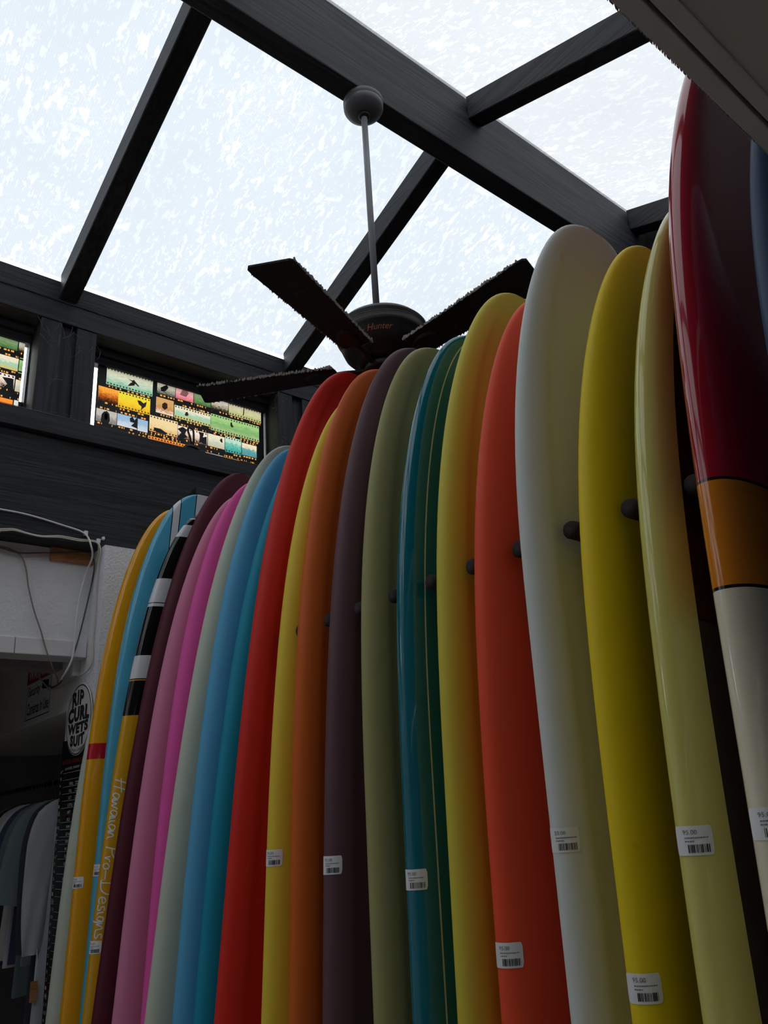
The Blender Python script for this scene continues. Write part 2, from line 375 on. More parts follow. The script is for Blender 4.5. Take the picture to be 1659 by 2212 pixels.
PH={
 'wave':photo('print_green_wave',(225,228,210),(190,215,200),(130,185,165),.6,contrast=.25),
 'orangepeople':photo('print_orange_crowd',(250,170,70),(200,110,40),(70,35,20),.6,'b',.7),
 'yellow':photo('print_yellow_air',(230,215,60),(240,200,50),(215,170,40),.5,contrast=.25),
 'grey':photo('print_grey_portrait',(190,190,190),(150,150,152),(120,120,124),.5,'b',.4),
 'bluesky':photo('print_blue_sky',(150,185,225),(190,208,230),(205,215,230),.45,'b',.1),
 'greywave':photo('print_grey_wave',(215,212,198),(160,165,155),(70,75,70),.55,contrast=.5),
 'pink':photo('print_pink',(250,190,200),(240,150,170),(200,100,120),.5,'b',.3),
 'green':photo('print_green',(150,180,140),(110,150,100),(70,110,70),.55,contrast=.4),
 'beach':photo('print_beach',(235,235,235),(200,190,170),(40,40,30),.62,'b',.5),
 'cream':photo('print_cream_wave',(232,226,196),(205,210,165),(180,185,130),.6,contrast=.2),
 'orangeface':photo('print_warm_portrait',(205,160,100),(190,130,70),(235,225,220),.5,'b',.5),
 'aqua':photo('print_aqua_wave',(228,224,205),(150,205,190),(200,190,120),.6,contrast=.25),
 'bigreen':photo('print_green_sea',(160,205,140),(120,180,115),(165,190,140),.6,contrast=.5),
 'creamyard':photo('print_cream_yard',(236,215,170),(225,200,150),(215,140,70),.4,'b',.25),
 'pale':photo('print_pale_sea',(228,225,208),(190,205,195),(200,190,160),.5,contrast=.2),
 'teal':photo('print_teal_barrel',(190,225,215),(95,190,180),(70,160,160),.62,contrast=.3),
 'curl':photo('print_blue_curl',(235,225,205),(80,165,175),(90,150,165),.6,contrast=.25),
 'sunset':photo('print_orange_sunset',(250,150,60),(235,120,40),(170,75,30),.5,contrast=.25),
 'stormblue':photo('print_blue_storm',(190,190,215),(75,115,135),(60,95,110),.68,contrast=.5),
 'boards':photo('print_tan_boards',(105,125,150),(110,125,145),(120,105,85),.5,'b',.3),
 'wb':photo('print_white_dark',(240,232,228),(215,190,180),(60,45,45),.5,'b',.6),
 'tan':photo('print_tan_text',(245,200,110),(240,190,95),(230,175,80),.5,'b',.3),
}
def winframe(idx,x0,x1):
    w_=empty('window_%d'%idx,kind='structure'); y=WIN_Y
    z0,z1=3.482,4.004
    box('sash',x0,x1,y-.02,y+.03,z1-.085,z1,M['bw_smooth'],w_,.003)
    box('sash',x0,x1,y-.02,y+.03,z0,z0+.012,M['bw_smooth'],w_)
    box('sash',x0,x0+.012,y-.02,y+.03,z0+.012,z1-.085,M['bw_smooth'],w_)
    box('sash',x1-.008,x1,y-.02,y+.03,z0+.012,z1-.085,M['bw_smooth'],w_)
    box('glazing_bead',x0,x1,y-.045,y-.02,z1-.04,z1,M['bw_smooth'],w_,.003)
    obj('pane',boxv(x0+.012,x1-.008,y+.008,y+.012,z0+.012,z1-.085),BF,M['glass'],w_)
    return w_
def filmsheet(win,frames,xa,xb,za,zb,figs=()):
    """print built of frames (x0,x1,z0,z1,mat,sprockets); every gap between them is black film"""
    y=WIN_Y-.004
    extra=[]
    for f in frames:
        for zc in (f[2]-.0085,f[3]+.0085):
            e=(f[0]+.004,f[1]-.004,zc-.0045,zc+.0045,'filmorange',False)
            if e[2]<za or e[3]>zb: continue
            if any(g[0]<e[1] and e[0]<g[1] and g[2]<e[3] and e[2]<g[3] for g in frames+extra): continue
            extra.append(e)
    marks=list(extra); frames=frames+extra
    # black film: grid cells not inside any frame
    xs_=sorted({xa,xb,*[f[0] for f in frames],*[f[1] for f in frames]}); zs_=sorted({za,zb,*[f[2] for f in frames],*[f[3] for f in frames]})
    xs_=[v for v in xs_ if xa<=v<=xb]; zs_=[v for v in zs_ if za<=v<=zb]
    V=[];F=[]
    for i in range(len(xs_)-1):
        for j in range(len(zs_)-1):
            cx=(xs_[i]+xs_[i+1])/2; cz=(zs_[j]+zs_[j+1])/2
            if any(f[0]<cx<f[1] and f[2]<cz<f[3] for f in frames): continue
            k=len(V); V+=[(xs_[i],y,zs_[j]),(xs_[i+1],y,zs_[j]),(xs_[i+1],y,zs_[j+1]),(xs_[i],y,zs_[j+1])]; F.append((k,k+1,k+2,k+3))
    fs=obj('film_border',V,F,M['filmblack'],win)
    rnd=random.Random(idx_seed[0]); idx_seed[0]+=7
    for f in frames:
        x0,x1,z0,z1=max(f[0],xa),min(f[1],xb),max(f[2],za),min(f[3],zb)
        if x1-x0<.004 or z1-z0<.004: continue
        o=obj('film_frame',[(x0,y,z0),(x1,y,z0),(x1,y,z1),(x0,y,z1)],[(0,1,2,3)],PH[f[4]] if f[4] in PH else M[f[4]],win)
        uv=o.data.uv_layers.new(name='UVMap')
        for l,c in zip(uv.data,((0,0),(1,0),(1,1),(0,1))): l.uv=c
        if f[5]:
            V=[];F=[]; n=max(3,int((x1-x0)/.0165))
            for zc in (z1-.0085,z0+.0085):
                for q in range(n):
                    cx=x0+(q+.5)*(x1-x0)/n; k=len(V)
                    V+=[(cx-.0036,y-.0008,zc-.0042),(cx+.0036,y-.0008,zc-.0042),(cx+.0036,y-.0008,zc+.0042),(cx-.0036,y-.0008,zc+.0042)]; F.append((k,k+1,k+2,k+3))
            tag(obj('sprocket_holes',V,F,M['filmblack'],o),kind='stuff')
        # edge print: black film shows between the orange marks of a strip
        if f in marks:
            V=[];F=[]; cx=x0
            while cx<x1:
                wd=rnd.uniform(.003,.016) if rnd.random()<.75 else rnd.uniform(.02,.05); e_=min(cx+wd,x1); k=len(V)
                V+=[(cx,y-.0008,z0-.0005),(e_,y-.0008,z0-.0005),(e_,y-.0008,z1+.0005),(cx,y-.0008,z1+.0005)]; F.append((k,k+1,k+2,k+3))
                cx=e_+rnd.uniform(.003,.014)
            tag(obj('edge_print',V,F,M['filmblack'],o),kind='stuff')
    for pts,m in figs:
        V=[(p[0],y-.0015,p[1]) for p in pts]
        obj('figure',V,[tuple(range(len(V)))],m,fs)
idx_seed=[3]
def cw(x,y):   # crop of the second window -> print plane
    p=onY(200+x/4.366,780+y/4.366,WIN_Y-.004); return p.x,p.z
def fr(tl,tr,br,bl,m,s=False):
    a,b,c,d=cw(*tl),cw(*tr),cw(*br),cw(*bl)
    return ((a[0]+d[0])/2,(b[0]+c[0])/2,(c[1]+d[1])/2,(a[1]+b[1])/2,m,s)
F2=[fr((135,50),(575,170),(560,335),(130,215),'wave',True),
 fr((60,228),(245,280),(240,410),(45,360),'orangepeople'),fr((247,285),(550,355),(535,515),(237,425),'yellow',True),
 fr((40,440),(233,490),(222,605),(25,560),'grey'),fr((238,490),(425,540),(415,645),(228,605),'bluesky'),fr((430,545),(525,565),(515,680),(420,650),'bluesky'),
 fr((325,685),(505,728),(502,750),(322,710),'filmwhite',False),
 fr((615,180),(785,230),(775,345),(605,300),'greywave'),fr((790,235),(958,285),(945,395),(780,345),'pink'),fr((962,290),(1120,335),(1110,440),(952,395),'green'),
 fr((1125,340),(1285,385),(1275,490),(1115,448),'beach'),fr((1290,388),(1595,475),(1580,590),(1280,500),'cream',True),
 fr((605,335),(770,380),(758,522),(592,480),'orangeface'),fr((775,410),(1115,508),(1108,625),(767,525),'aqua',True),fr((1120,490),(1580,625),(1560,770),(1110,640),'bigreen',True),
 fr((545,505),(808,578),(795,715),(527,660),'creamyard',True),fr((812,605),(910,632),(900,745),(797,712),'wb'),fr((915,638),(1088,680),(1075,800),(905,750),'wb',True),
 fr((1092,682),(1250,720),(1240,835),(1082,795),'pale'),fr((1255,705),(1410,750),(1395,890),(1245,848),'teal',True),fr((1415,768),(1555,808),(1540,915),(1402,880),'curl'),
 fr((525,698),(900,795),(880,850),(520,750),'sunset',True),fr((1070,858),(1230,895),(1225,935),(1065,900),'filmwhite'),fr((1235,900),(1390,940),(1385,975),(1230,935),'tan'),fr((1392,942),(1535,980),(1530,1015),(1388,978),'filmyellow')]
def fig(*pts): return [cw(*p) for p in pts]
FIG=[(fig((330,165),(372,185),(390,178),(402,195),(440,240),(430,243),(400,215),(395,232),(350,236),(330,232),(360,205),(375,200)),M['filmskin']),
 (fig((420,370),(450,375),(480,400),(510,385),(500,430),(470,450),(455,470),(460,430),(435,410)),M['filmskin']),
 (fig((105,478),(135,472),(158,500),(162,560),(150,590),(85,580),(75,560),(85,500)),M['filmblack']),
 (fig((350,540),(375,525),(395,560),(420,530),(424,640),(360,612),(392,585),(352,572)),M['filmblack']),
 (fig((1420,455),(1430,450),(1428,490),(1424,512),(1414,514),(1420,480)),M['filmblack']),
 (fig((1300,580),(1312,576),(1316,600),(1330,622),(1310,628),(1298,610)),M['filmskin']),
 (fig((575,625),(640,640),(700,680),(690,695),(600,672),(580,650)),M['filmblack']),
 (fig((800,640),(850,620),(890,650),(870,690),(895,720),(850,735),(800,715),(835,675)),M['filmblack']),
 (fig((995,665),(1050,680),(1040,720),(1075,715),(1072,790),(1005,760),(1010,700)),M['filmblack']),
 (fig((640,250),(700,225),(715,255),(680,290),(645,285)),M['filmblack']),
 (fig((845,275),(890,268),(905,310),(880,340),(840,325),(820,315)),M['filmwhite']),
 (fig((655,405),(680,390),(705,405),(705,445),(680,462),(655,440)),M['filmskin']),
 (fig((875,485),(895,480),(905,510),(890,520),(868,512)),M['filmskin']),
 (fig((1205,735),(1220,730),(1225,770),(1212,768),(1198,750)),M['filmblack']),
 (fig((1100,875),(1200,898),(1195,925),(1095,902)),M['filmblack'])]
# palm fronds, portrait face
FIG.append((fig((112,498),(128,492),(142,505),(140,545),(126,560),(112,545)),M['logo_white']))
w2=winframe(2,P0,P0+PW)
filmsheet(w2,F2,P0+.064,P0+PW-.014,3.486,3.925,FIG)
def cw1(x,y):
    p=onY(x/8.51,650+y/8.51,WIN_Y-.004); return p.x,p.z
def fr1(x0,y0,x1,y1,m,s=False):
    # centre-line rows in the crop fall to the right
    k=.255
    a=cw1(x0,y0); b=cw1(x1,y0+(x1-x0)*k); d=cw1(x0,y1); c=cw1(x1,y1+(x1-x0)*k)
    return ((a[0]+d[0])/2,(b[0]+c[0])/2,(c[1]+d[1])/2,(a[1]+b[1])/2,m,s)
F1=[fr1(-120,190,295,490,'boards',True),fr1(312,300,665,600,'stormblue',True),fr1(-60,600,330,820,'green'),fr1(348,720,610,930,'beach'),
 fr1(-60,960,335,1200,'aqua'),fr1(350,1040,570,1330,'bigreen',True),fr1(-40,1300,265,1560,'wb',True),fr1(280,1440,530,1660,'pale'),
 fr1(-40,1755,230,1900,'sunset'),fr1(250,1815,500,2010,'filmwhite')]
xl1=min(f[0] for f in F1); zs1=[(f[2],f[3]) for f in F1[::2]]
rows=['cream','teal','yellow','pink','curl']
for (za,zb),ms in zip(zs1,(('wave','creamyard','teal'),('yellow','cream','greywave'),('pink','bigreen','pale'),('grey','bluesky','aqua'),('tan','sunset','curl'))):
    x=xl1-.012
    for q in range(3):
        wd=.155+.03*((q*7+len(ms[q]))%3); F1.append((x-wd,x,za,zb,ms[q],q%2==0)); x-=wd+.012
def fig1(*pts): return [cw1(*p) for p in pts]
FG1=[(fig1((225,325),(250,330),(262,400),(255,500),(235,590),(130,560),(135,500),(165,400)),M['filmyellow']),
 (fig1((70,300),(100,290),(115,330),(90,360),(120,410),(60,440),(0,390),(50,350)),M['filmskin']),
 (fig1((40,1400),(180,1420),(250,1440),(240,1640),(60,1590),(130,1530)),M['filmblack']),
 (fig1((335,1850),(495,1885),(490,2000),(330,1965)),M['filmblack']),
 (fig1((365,1945),(420,1890),(450,1885),(490,1950),(455,1915),(425,1912),(400,1950)),M['filmwhite'])]
w1=winframe(1,P0-PIT_,P0-PIT_+PW)
filmsheet(w1,F1,P0-PIT_+.03,P0-PIT_+PW-.026,3.486,3.925,FG1)
for i,kx in ((3,1),(4,-2),(5,-3),(6,-4)):
    x0=P0+PIT_*kx
    if x0+PW>XR: continue
    wv=winframe(i,x0,x0+PW)
    filmsheet(wv,[(f[0]+PIT_*kx,f[1]+PIT_*kx)+tuple(f[2:]) for f in F2],x0+.064,x0+PW-.014,3.486,3.925)
# window latch on the sill
lt=empty('window_latch',(1.66,3.46,3.482),'black metal latch with an open loop handle standing on the window sill','window latch')
lt.location=onY(412,975,3.44); lt.location.z=3.4815; lt.scale=(1.2,1.2,1.25)
V,F=sweep(spline([(-.035,0,.012),(-.02,-.01,.03),(.02,-.012,.03),(.04,0,.012)]),[.010]*25,8); obj('base',V,F,M['blackboard'],lt,True)
obj('foot',boxv(-.05,.05,-.02,.02,0,.012),BF,M['blackboard'],lt)
V,F=sweep(spline([(.0,0,.03),(-.008,-.01,.07),(-.022,-.012,.105),(-.012,-.012,.118),(.004,-.012,.108),(.008,-.01,.07),(.012,0,.03)]),.0045,6); obj('loop_handle',V,F,M['blackboard'],lt,True)
# ------------------------------------------------------------------ ceiling fan
HX,HY=1.625,1.816
fan=empty('ceiling_fan',(HX,HY,3.0),'dark dusty five-blade ceiling fan hanging from the black ridge beam','ceiling fan')
def fv(V): return [(x,y,z-3.0) for x,y,z in V]
V,F=lathe([(.03,ZB),(.080,ZB-.001),(.083,ZB-.006),(.083,ZB-.022),(.079,ZB-.025),(.082,ZB-.028),(.082,ZB-.04),(.076,ZB-.052),(.055,ZB-.066),(.03,ZB-.072)]); obj('canopy',fv(V),F,M['canopygray'],fan,True)
V,F=sweep([(0,0,ZB-.07),(-.004,.002,4.0),(-.010,.006,3.33)],.0125,14); obj('down_rod',fv(V),F,M['rodgray'],fan,True)
V,F=lathe([(.012,ZB-.07),(.026,ZB-.073),(.024,ZB-.086),(.012,ZB-.09)],24); obj('hanger_ball',fv(V),F,M['fan'],fan,True)
prof=[(.03,3.345),(.11,3.34),(.150,3.325),(.166,3.308),(.168,3.298),(.163,3.290),(.165,3.284),(.160,3.272),(.163,3.268),(.156,3.258),(.148,3.235),(.138,3.21),(.12,3.19),(.098,3.178),(.09,3.172),(.086,3.165),(.05,3.163)]
V,F=lathe(prof,56); mot=obj('motor_housing',fv(V),F,M['fan'],fan,True)
for rr,zz in ((.1685,3.303),(.1655,3.287),(.1635,3.271)):  # pale lines painted as light catching the housing ridges
    V,F=sweep([(rr*math.cos(R(a)),rr*math.sin(R(a)),zz-3.0+.0006*math.sin(a*1.7)) for a in range(0,366,6)],.0009,5); obj('ridge_highlight',V,F,M['dust'],fan)
V,F=lathe([(.05,3.163),(.068,3.162),(.07,3.15),(.07,3.138),(.066,3.134),(.05,3.133)],40); obj('flywheel',fv(V),F,M['fan'],fan,True)
V,F=lathe([(.04,3.133),(.046,3.132),(.048,3.125),(.048,3.112),(.0462,3.108),(.0466,3.1),(.045,3.08),(.039,3.064),(.025,3.056),(.01,3.054)],40); obj('switch_cup',fv(V),F,M['fan'],fan,True)
V,F=sweep([(-.043,-.016,3.11),(-.048,-.018,3.09),(-.048,-.018,3.0)],.0022,6); obj('pull_chain',fv(V),F,M['metal'],fan,True)
def bladeouter():
    # local: x along the blade from hub, y across
    st=[(.165,.036),(.172,.050),(.19,.057),(.30,.060),(.45,.066),(.58,.072),(.655,.075),(.68,.073),(.690,.064)]
    V=[];F=[]; m=10
    rnd=random.Random(5)
    for i,(x,hw) in enumerate(st):
        for j in range(m+1):
            s=-1+2*j/m
            e=.02*(1-abs(s))**.5 if i==0 else 0
            V.append((x+(-.012*(s+1) if i>=7 else 0)-e*.3,s*hw,.0035))
        for j in range(m+1):
            s=-1+2*j/m
            V.append((x+(-.012*(s+1) if i>=7 else 0),s*hw,-.0035))
    n=len(st); k=2*(m+1)
    for i in range(n-1):
        for j in range(m):
            a=i*k+j; F.append((a,a+1,a+k+1,a+k)); a+=m+1; F.append((a,a+k,a+k+1,a+1))
        F.append((i*k,i*k+k,i*k+k+m+1,i*k+m+1)); F.append((i*k+m,i*k+2*m+1,i*k+k+2*m+1,i*k+k+m))
    for e in (0,(n-1)*k):
        for j in range(m): F.append((e+j,e+j+1,e+j+m+2,e+j+m+1))
    return V,F
bV,bF=bladeouter()
for bi,ang in enumerate((-157.5,-85.5,-13.5,58.5,130.5)):
    rz=Matrix.Rotation(R(ang),4,'Z'); T=Matrix.Translation((-.010,.006,3.158-3.0))@rz
    pitch=Matrix.Rotation(R(-6),4,'X')
    o=obj('blade',[T@(pitch@Vector(v)) for v in bV],bF,M['blade'],fan)
    # blade iron: arm plus oval plate under the blade
    V,F=sweep(spline([(.05,0,-.006),(.09,0,-.008),(.125,.006,-.008),(.16,.004,-.007),(.20,0,-.006)],5),[.0095]*8+[.009]*13,8)
    io=obj('blade_iron',[T@(pitch@Vector((v[0],v[1]*1.3,v[2]))) for v in V],F,M['fan'],fan,True)
    V=[];F=[];n=24
    for q in range(n):
        a=2*math.pi*q/n; V.append((.222+.058*math.cos(a),.036*math.sin(a)*(1+.15*math.cos(a)),-.0045))
    for q in range(n):
        a=2*math.pi*q/n; V.append((.222+.050*math.cos(a),.030*math.sin(a),-.012))
    F=[tuple(range(n)),tuple(range(n,2*n))[::-1]]+[(q,(q+1)%n,n+(q+1)%n,n+q) for q in range(n)]
    obj('iron_plate',[T@(pitch@Vector(v)) for v in V],F,M['fan'],io)
    # dust fringe along the leading and trailing edge
    rnd=random.Random(20+bi); V=[];F=[]
    for s in (-1,1):
        for q in range(230):
            x=.168+(.495)*rnd.random()**1.3; hw=.0565+.0185*max(0,(x-.19))/.465
            p=Vector((x,s*hw*rnd.uniform(.985,1.01),rnd.uniform(-.003,.004))); d=rnd.uniform(.002,.0055)
            k=len(V); V+=[p+Vector((d,0,0)),p+Vector((-d*.6,d*.7,0)),p+Vector((-d*.6,-d*.7,0)),p+Vector((0,s*d*.6,d*1.3)),p+Vector((0,s*d*.6,-d*1.1))]
            F+=[(k,k+1,k+3),(k+1,k+2,k+3),(k+2,k,k+3),(k+1,k,k+4),(k+2,k+1,k+4),(k,k+2,k+4)]
    for q in range(260):
        a=rnd.uniform(1.2,5.1); p=Vector((.172+.02*(1-abs(math.sin(a)))*0,.060*math.sin(a),rnd.uniform(-.002,.006))); p.x=.166+.012*math.sin(a)**2; d=rnd.uniform(.002,.005)
        k=len(V); V+=[p+Vector((d,0,0)),p+Vector((-d*.6,d*.7,0)),p+Vector((-d*.6,-d*.7,0)),p+Vector((-d*.3,0,d*1.3)),p+Vector((-d*.3,0,-d))]
        F+=[(k,k+1,k+3),(k+1,k+2,k+3),(k+2,k,k+3),(k+1,k,k+4),(k+2,k+1,k+4),(k,k+2,k+4)]
    tag(obj('dust_fringe',[T@(pitch@v) for v in V],F,M['dust'],o),kind='stuff')
# a grey wisp of dust on the tip of one blade
T=Matrix.Translation((-.010,.006,.158))@Matrix.Rotation(R(-85.5),4,'Z')
V,F=sweep([T@Vector(v) for v in spline([(.672,.062,.006),(.66,.068,.010),(.635,.074,.012),(.615,.073,.006),(.612,.074,-.016),(.614,.075,-.034)],6)],[.0045]*12+[.0036]*10+[.002]*9,6)
obj('dust_wisp',V,F,M['dust'],fan)
# maker's name on the housing, wrapped on the bowl
tv,tf=textmesh('Hunter',.031,.35)
wd=max(v[0] for v in tv)
V=[]
for x,y in tv:
    a=R(-129)+(x-wd*.62)/.15; z=3.222+y*.95
    r=.138+(z-3.21)*.4+.0035
    V.append((r*math.cos(a),r*math.sin(a),z-3.0))
obj('brand_script',V,tf,M['fanink'],mot)
# ------------------------------------------------------------------ board rack
PEGS=[.3725,.483,.588,.697,.806,.917,1.026,1.136,1.249,1.358,1.469,1.572,1.68,1.79,1.898,2.01,2.12,2.23,2.34,2.45,2.56,2.67]
XP=1.2; ZPEG=EYE+.395*XP
rack=empty('board_rack',(1.95,0,0),'dark wooden surfboard rack with foam-padded pegs between the boards','board rack')
def rk(name,x0,x1,y0,y1,z0,z1,m): return box(name,x0-1.95,x1-1.95,y0,y1,z0,z1,m,rack,.004)
rk('rail',1.9,1.94,.1,3.34,ZPEG-.06,ZPEG+.06,M['rackwood'])
for y in (.12,1.2,2.3,3.28): rk('post',1.94,2.0,y,y+.05,0,ZPEG+.06,M['rackwood'])
rk('base',.95,1.94,.1,3.33,0,.055,M['carpet'])
# one padded peg, octagonal with rounded end
prof=[(.0,-.004),(.011,-.004),(.0155,0),(.0168,.005),(.0168,.70),(.010,.715)]
V=[];F=[];n=12
for xx,(r,xo) in enumerate(prof):
    for k in range(n):
        a=2*math.pi*k/n+.2; q=r*(1+.10*abs(math.sin(2*a)))
        V.append((xo,q*math.cos(a),q*math.sin(a)))
for i in range(len(prof)-1):
    for k in range(n): F.append((i*n+k,i*n+(k+1)%n,(i+1)*n+(k+1)%n,(i+1)*n+k))
F.append(tuple(range(n))); 
pegme=None
for pk in PEGS:
    o=obj('peg',V,F,M['foam'],rack,True) if pegme is None else bpy.data.objects.new('peg',pegme)
    if pegme is not None: COL.objects.link(o); o.parent=rack
    pegme=o.data; o.location=((1.27 if pk<.4 else 1.193 if pk<1.5 else 1.214)-1.95,pk*XP+.004,ZPEG)
# ------------------------------------------------------------------ surfboards
G_N,G_RK,G_LY,G_YO=2.134,-.0744,-.0097,-.0582
ZTAIL=.058
BOARDS={
'red2':(.483,3.3322,.6,1.0802,.1026,1.4324,1.4597,-.0006),
'cream':(.588,2.8483,.5824,1.0958,.0654,1.4187,2.3725,.0007),
'yellow2':(.697,2.8285,.588,1.1179,.0549,1.1728,2.4579,.0002),
'white':(.806,2.9657,.6085,1.1213,.0326,.9662,2.8568,-.0043),
'coral':(.917,2.839,.58,1.1193,.0404,1.2499,2.7997,.0032),
'lime':(1.026,2.9494,.5947,1.1394,.0426,1.1855,2.5505,-.002),
'teal':(1.136,2.8809,.5815,1.1422,.0297,1.1081,2.9112,.0023),
'olive':(1.249,2.9109,.5775,1.146,.0171,1.1847,3.1364,.0026),
'plum':(1.358,2.9949,.5879,1.1375,.0559,1.342,2.8636,0),
'orange':(1.469,2.9807,.583,1.1302,.0417,1.3356,2.8516,.0008),
'yellow1':(1.572,2.955,.5798,1.1431,.0533,1.3769,2.6698,.0004),
'red1':(1.68,3.1305,.5939,1.1304,.0974,1.4894,2.6785,.0110),
'cyan':(1.79,2.9514,.5814,1.128,.0849,1.5898,2.2167,-.0006),
'sky':(1.898,2.9257,.5784,1.1273,.0751,1.5937,2.797,.0003),
'sage':(2.01,3.0031,.5847,1.1354,.1052,1.5842,2.6548,-.0007),
'hotpink':(2.12,2.8957,.5792,1.1433,.0556,1.4772,2.6594,0),
'dusty':(2.23,2.8881,.5799,1.1305,.0766,1.5387,2.5511,0),
'maroon':(2.34,3.0421,.5843,1.1389,.0985,1.5838,2.2976,-.0007),
'black':(2.45,2.8946,.5755,1.1278,.0615,1.596,2.808,.0003),
'blue':(2.56,3.0274,.6001,1.1497,.0397,1.21,2.6094,-.0013),
'amber':(2.67,3.0001,.5827,1.1264,.0346,1.3068,2.5265,.0002),
'mint':(2.78,2.7455,.5806,1.1406,.0528,1.4175,2.5482,.0002),
'blue2':(.3725,2.9352,.572,1.0877,.0188,1.4144,3.1519,-.0073)}
class Board:
    def __init__(s,key,panel=False):
        s.key=key; s.pk,s.zn,s.W,s.x0,s.lx,s.tm,s.m,s.dy=BOARDS[key]
        s.L=s.zn-ZTAIL; s.panel=panel
        s.y0=s.pk*XP+G_YO+s.dy
        s.base=Vector((s.axis(ZTAIL),s.y0+G_LY*(ZTAIL-2),ZTAIL))
    def axis(s,z): return s.x0+s.W/2+s.lx*(z-2.0)
    def hw(s,t):
        q=min(max(1-t/s.tm,0),1); w_=s.W/2*(1-q**G_N)**(1/s.m)
        a=s.L-t   # distance from the tail
        if a<.95: 
            e=1-a/.95; w_*=1-.42*e**2.1
            if a<.10: w_*=(1-(1-a/.10)**2.4)**.5*.55+.45
        return max(w_,.0025)
    def th(s,t):
        e=max(0,1-t/.85); T=.017+.058*(1-e**2.1)**.85
        a=s.L-t; e=max(0,1-a/.8); return T*(1-.62*e**2)
    def yc(s,t):
        z=s.zn-t; return s.y0+G_LY*(z-2)+G_RK*max(0,1-t/.9)**2.5-.035*max(0,1-(s.L-t)/.7)**2.2
    NS=44
    def section(s,t):
        """points (x,y) across: left rail over the deck (towards -y) to the right rail, then back under"""
        w_=s.hw(t); T=s.th(t); N=s.NS; pts=[]
        ex=8.5
        rec=.0045*min(1,max(0,(t-.05)/.15)) if s.panel else 0
        for k in range(N+1):
            ph=math.pi*k/N; c=math.cos(ph); u=-math.copysign(abs(c)**.62,c)
            y=-T*.55*(max(0,1-abs(u)**ex))**.5
            if rec:
                ins=w_*(1-abs(u)); e=min(1,max(0,(ins-.052)/.014)); y+=rec*e*e*(3-2*e)
            pts.append((u*w_,y))
        for k in range(1,N):
            ph=math.pi*k/N; c=math.cos(ph); u=math.copysign(abs(c)**.62,c)
            y=T*.45*(max(0,1-abs(u)**7))**.5
            pts.append((u*w_,y))
        return pts
    def at(s,t,d,lift=.0008):
        """point on the surface, arc distance d from the left rail apex over the deck (negative: under)"""
        P=s.section(t); N=s.NS
        seq=P[:N+1] if d>=0 else [P[0]]+P[:N:-1]
        r=abs(d); i=0
        while i<len(seq)-2:
            l=math.hypot(seq[i+1][0]-seq[i][0],seq[i+1][1]-seq[i][1])
            if r<=l: break
            r-=l; i+=1
        a=Vector(seq[i]); b=Vector(seq[i+1]); e=(b-a); l=e.length; p=a+e*(r/l); tg=e/l
        if d<0: tg=-tg
        nrm=Vector((tg.y,-tg.x))
        p=p+nrm*lift
        z=s.zn-t
        return Vector((s.axis(z)+p.x,s.yc(t)+p.y,z))-s.base
    def mesh(s):
        st=[.0004]+[1.3*(i/34)**2.3 for i in range(1,35)]
        while st[-1]<s.L-.12: st.append(min(st[-1]+.07,s.L-.12+1e-6))
        st+=[s.L-.12*(1-i/8)**1 for i in range(1,8)]+[s.L-.004,s.L]
        V=[];U=[];S=[]; n=2*s.NS
        for t in st:
            z=s.zn-t; ax=s.axis(z); yc=s.yc(t); w_=s.hw(t)
            for x,y in s.section(t):
                V.append(Vector((ax+x,yc+y,z))-s.base); U.append((w_-abs(x),t)); S.append((x,t))
        F=[]
        for i in range(len(st)-1):
            for k in range(n):
                k2=(k+1)%n; F.append((i*n+k,i*n+k2,(i+1)*n+k2,(i+1)*n+k))
        F.append(tuple(range(n))[::-1]); F.append(tuple((len(st)-1)*n+k for k in range(n)))
        return V,F,U,S
def uvset(o,name,data):
    uv=o.data.uv_layers.new(name=name)
    for l in o.data.loops: uv.data[l.index].uv=data[l.vertex_index]
def boardmat(name,color,gloss,pattern=None):
    t=NT(name); c=lin(color)
    tc=t.coord('Object'); n=t.noise(tc,3.5,3); n2=t.noise(tc,26,4,.6)
    col=t.mix(t.math('MULTIPLY',n,.10),c,tuple(v*.72 for v in c[:3])+(1,))
    u1=t.new('ShaderNodeUVMap',uv_map='inset'); s1=t.new('ShaderNodeSeparateXYZ'); t.l.new(u1.outputs[0],s1.inputs[0])
    u2=t.new('ShaderNodeUVMap',uv_map='across'); s2=t.new('ShaderNodeSeparateXYZ'); t.l.new(u2.outputs[0],s2.inputs[0])
    ins,tt,xx=s1.outputs[0],s1.outputs[1],s2.outputs[0]
    for p in (pattern or []):
        k=p[0]
        if k=='band': f=t.math('MULTIPLY',t.math('GREATER_THAN',tt,p[1]),t.math('LESS_THAN',tt,p[2])); cc=p[3]
        elif k=='inset': f=t.math('MULTIPLY',t.math('GREATER_THAN',ins,p[1]),t.math('LESS_THAN',ins,p[2])); cc=p[3]
        elif k=='stripe': f=t.math('MULTIPLY',t.math('GREATER_THAN',xx,p[1]),t.math('LESS_THAN',xx,p[2])); f=t.math('MULTIPLY',f,t.math('LESS_THAN',tt,p[4])); cc=p[3]
        col=t.mix(f,col,lin(cc))
    # faint scuffs
    sc=t.math('MULTIPLY',t.step(t.noise(tc,14,3,.5),.72,.76),.22)
    col=t.mix(sc,col,tuple(v*.6 for v in c[:3])+(1,))
    t.l.new(col,t.b.inputs['Base Color'])
    if gloss:
        t.b.inputs['Roughness'].default_value=.12; t.b.inputs['Coat Weight'].default_value=.6; t.b.inputs['Coat Roughness'].default_value=.03; t.b.inputs['Specular IOR Level'].default_value=.5
    else:
        t.b.inputs['Roughness'].default_value=.52; t.b.inputs['Specular IOR Level'].default_value=.35
    return t.m
K=(14,14,16); Wt=(228,228,232)
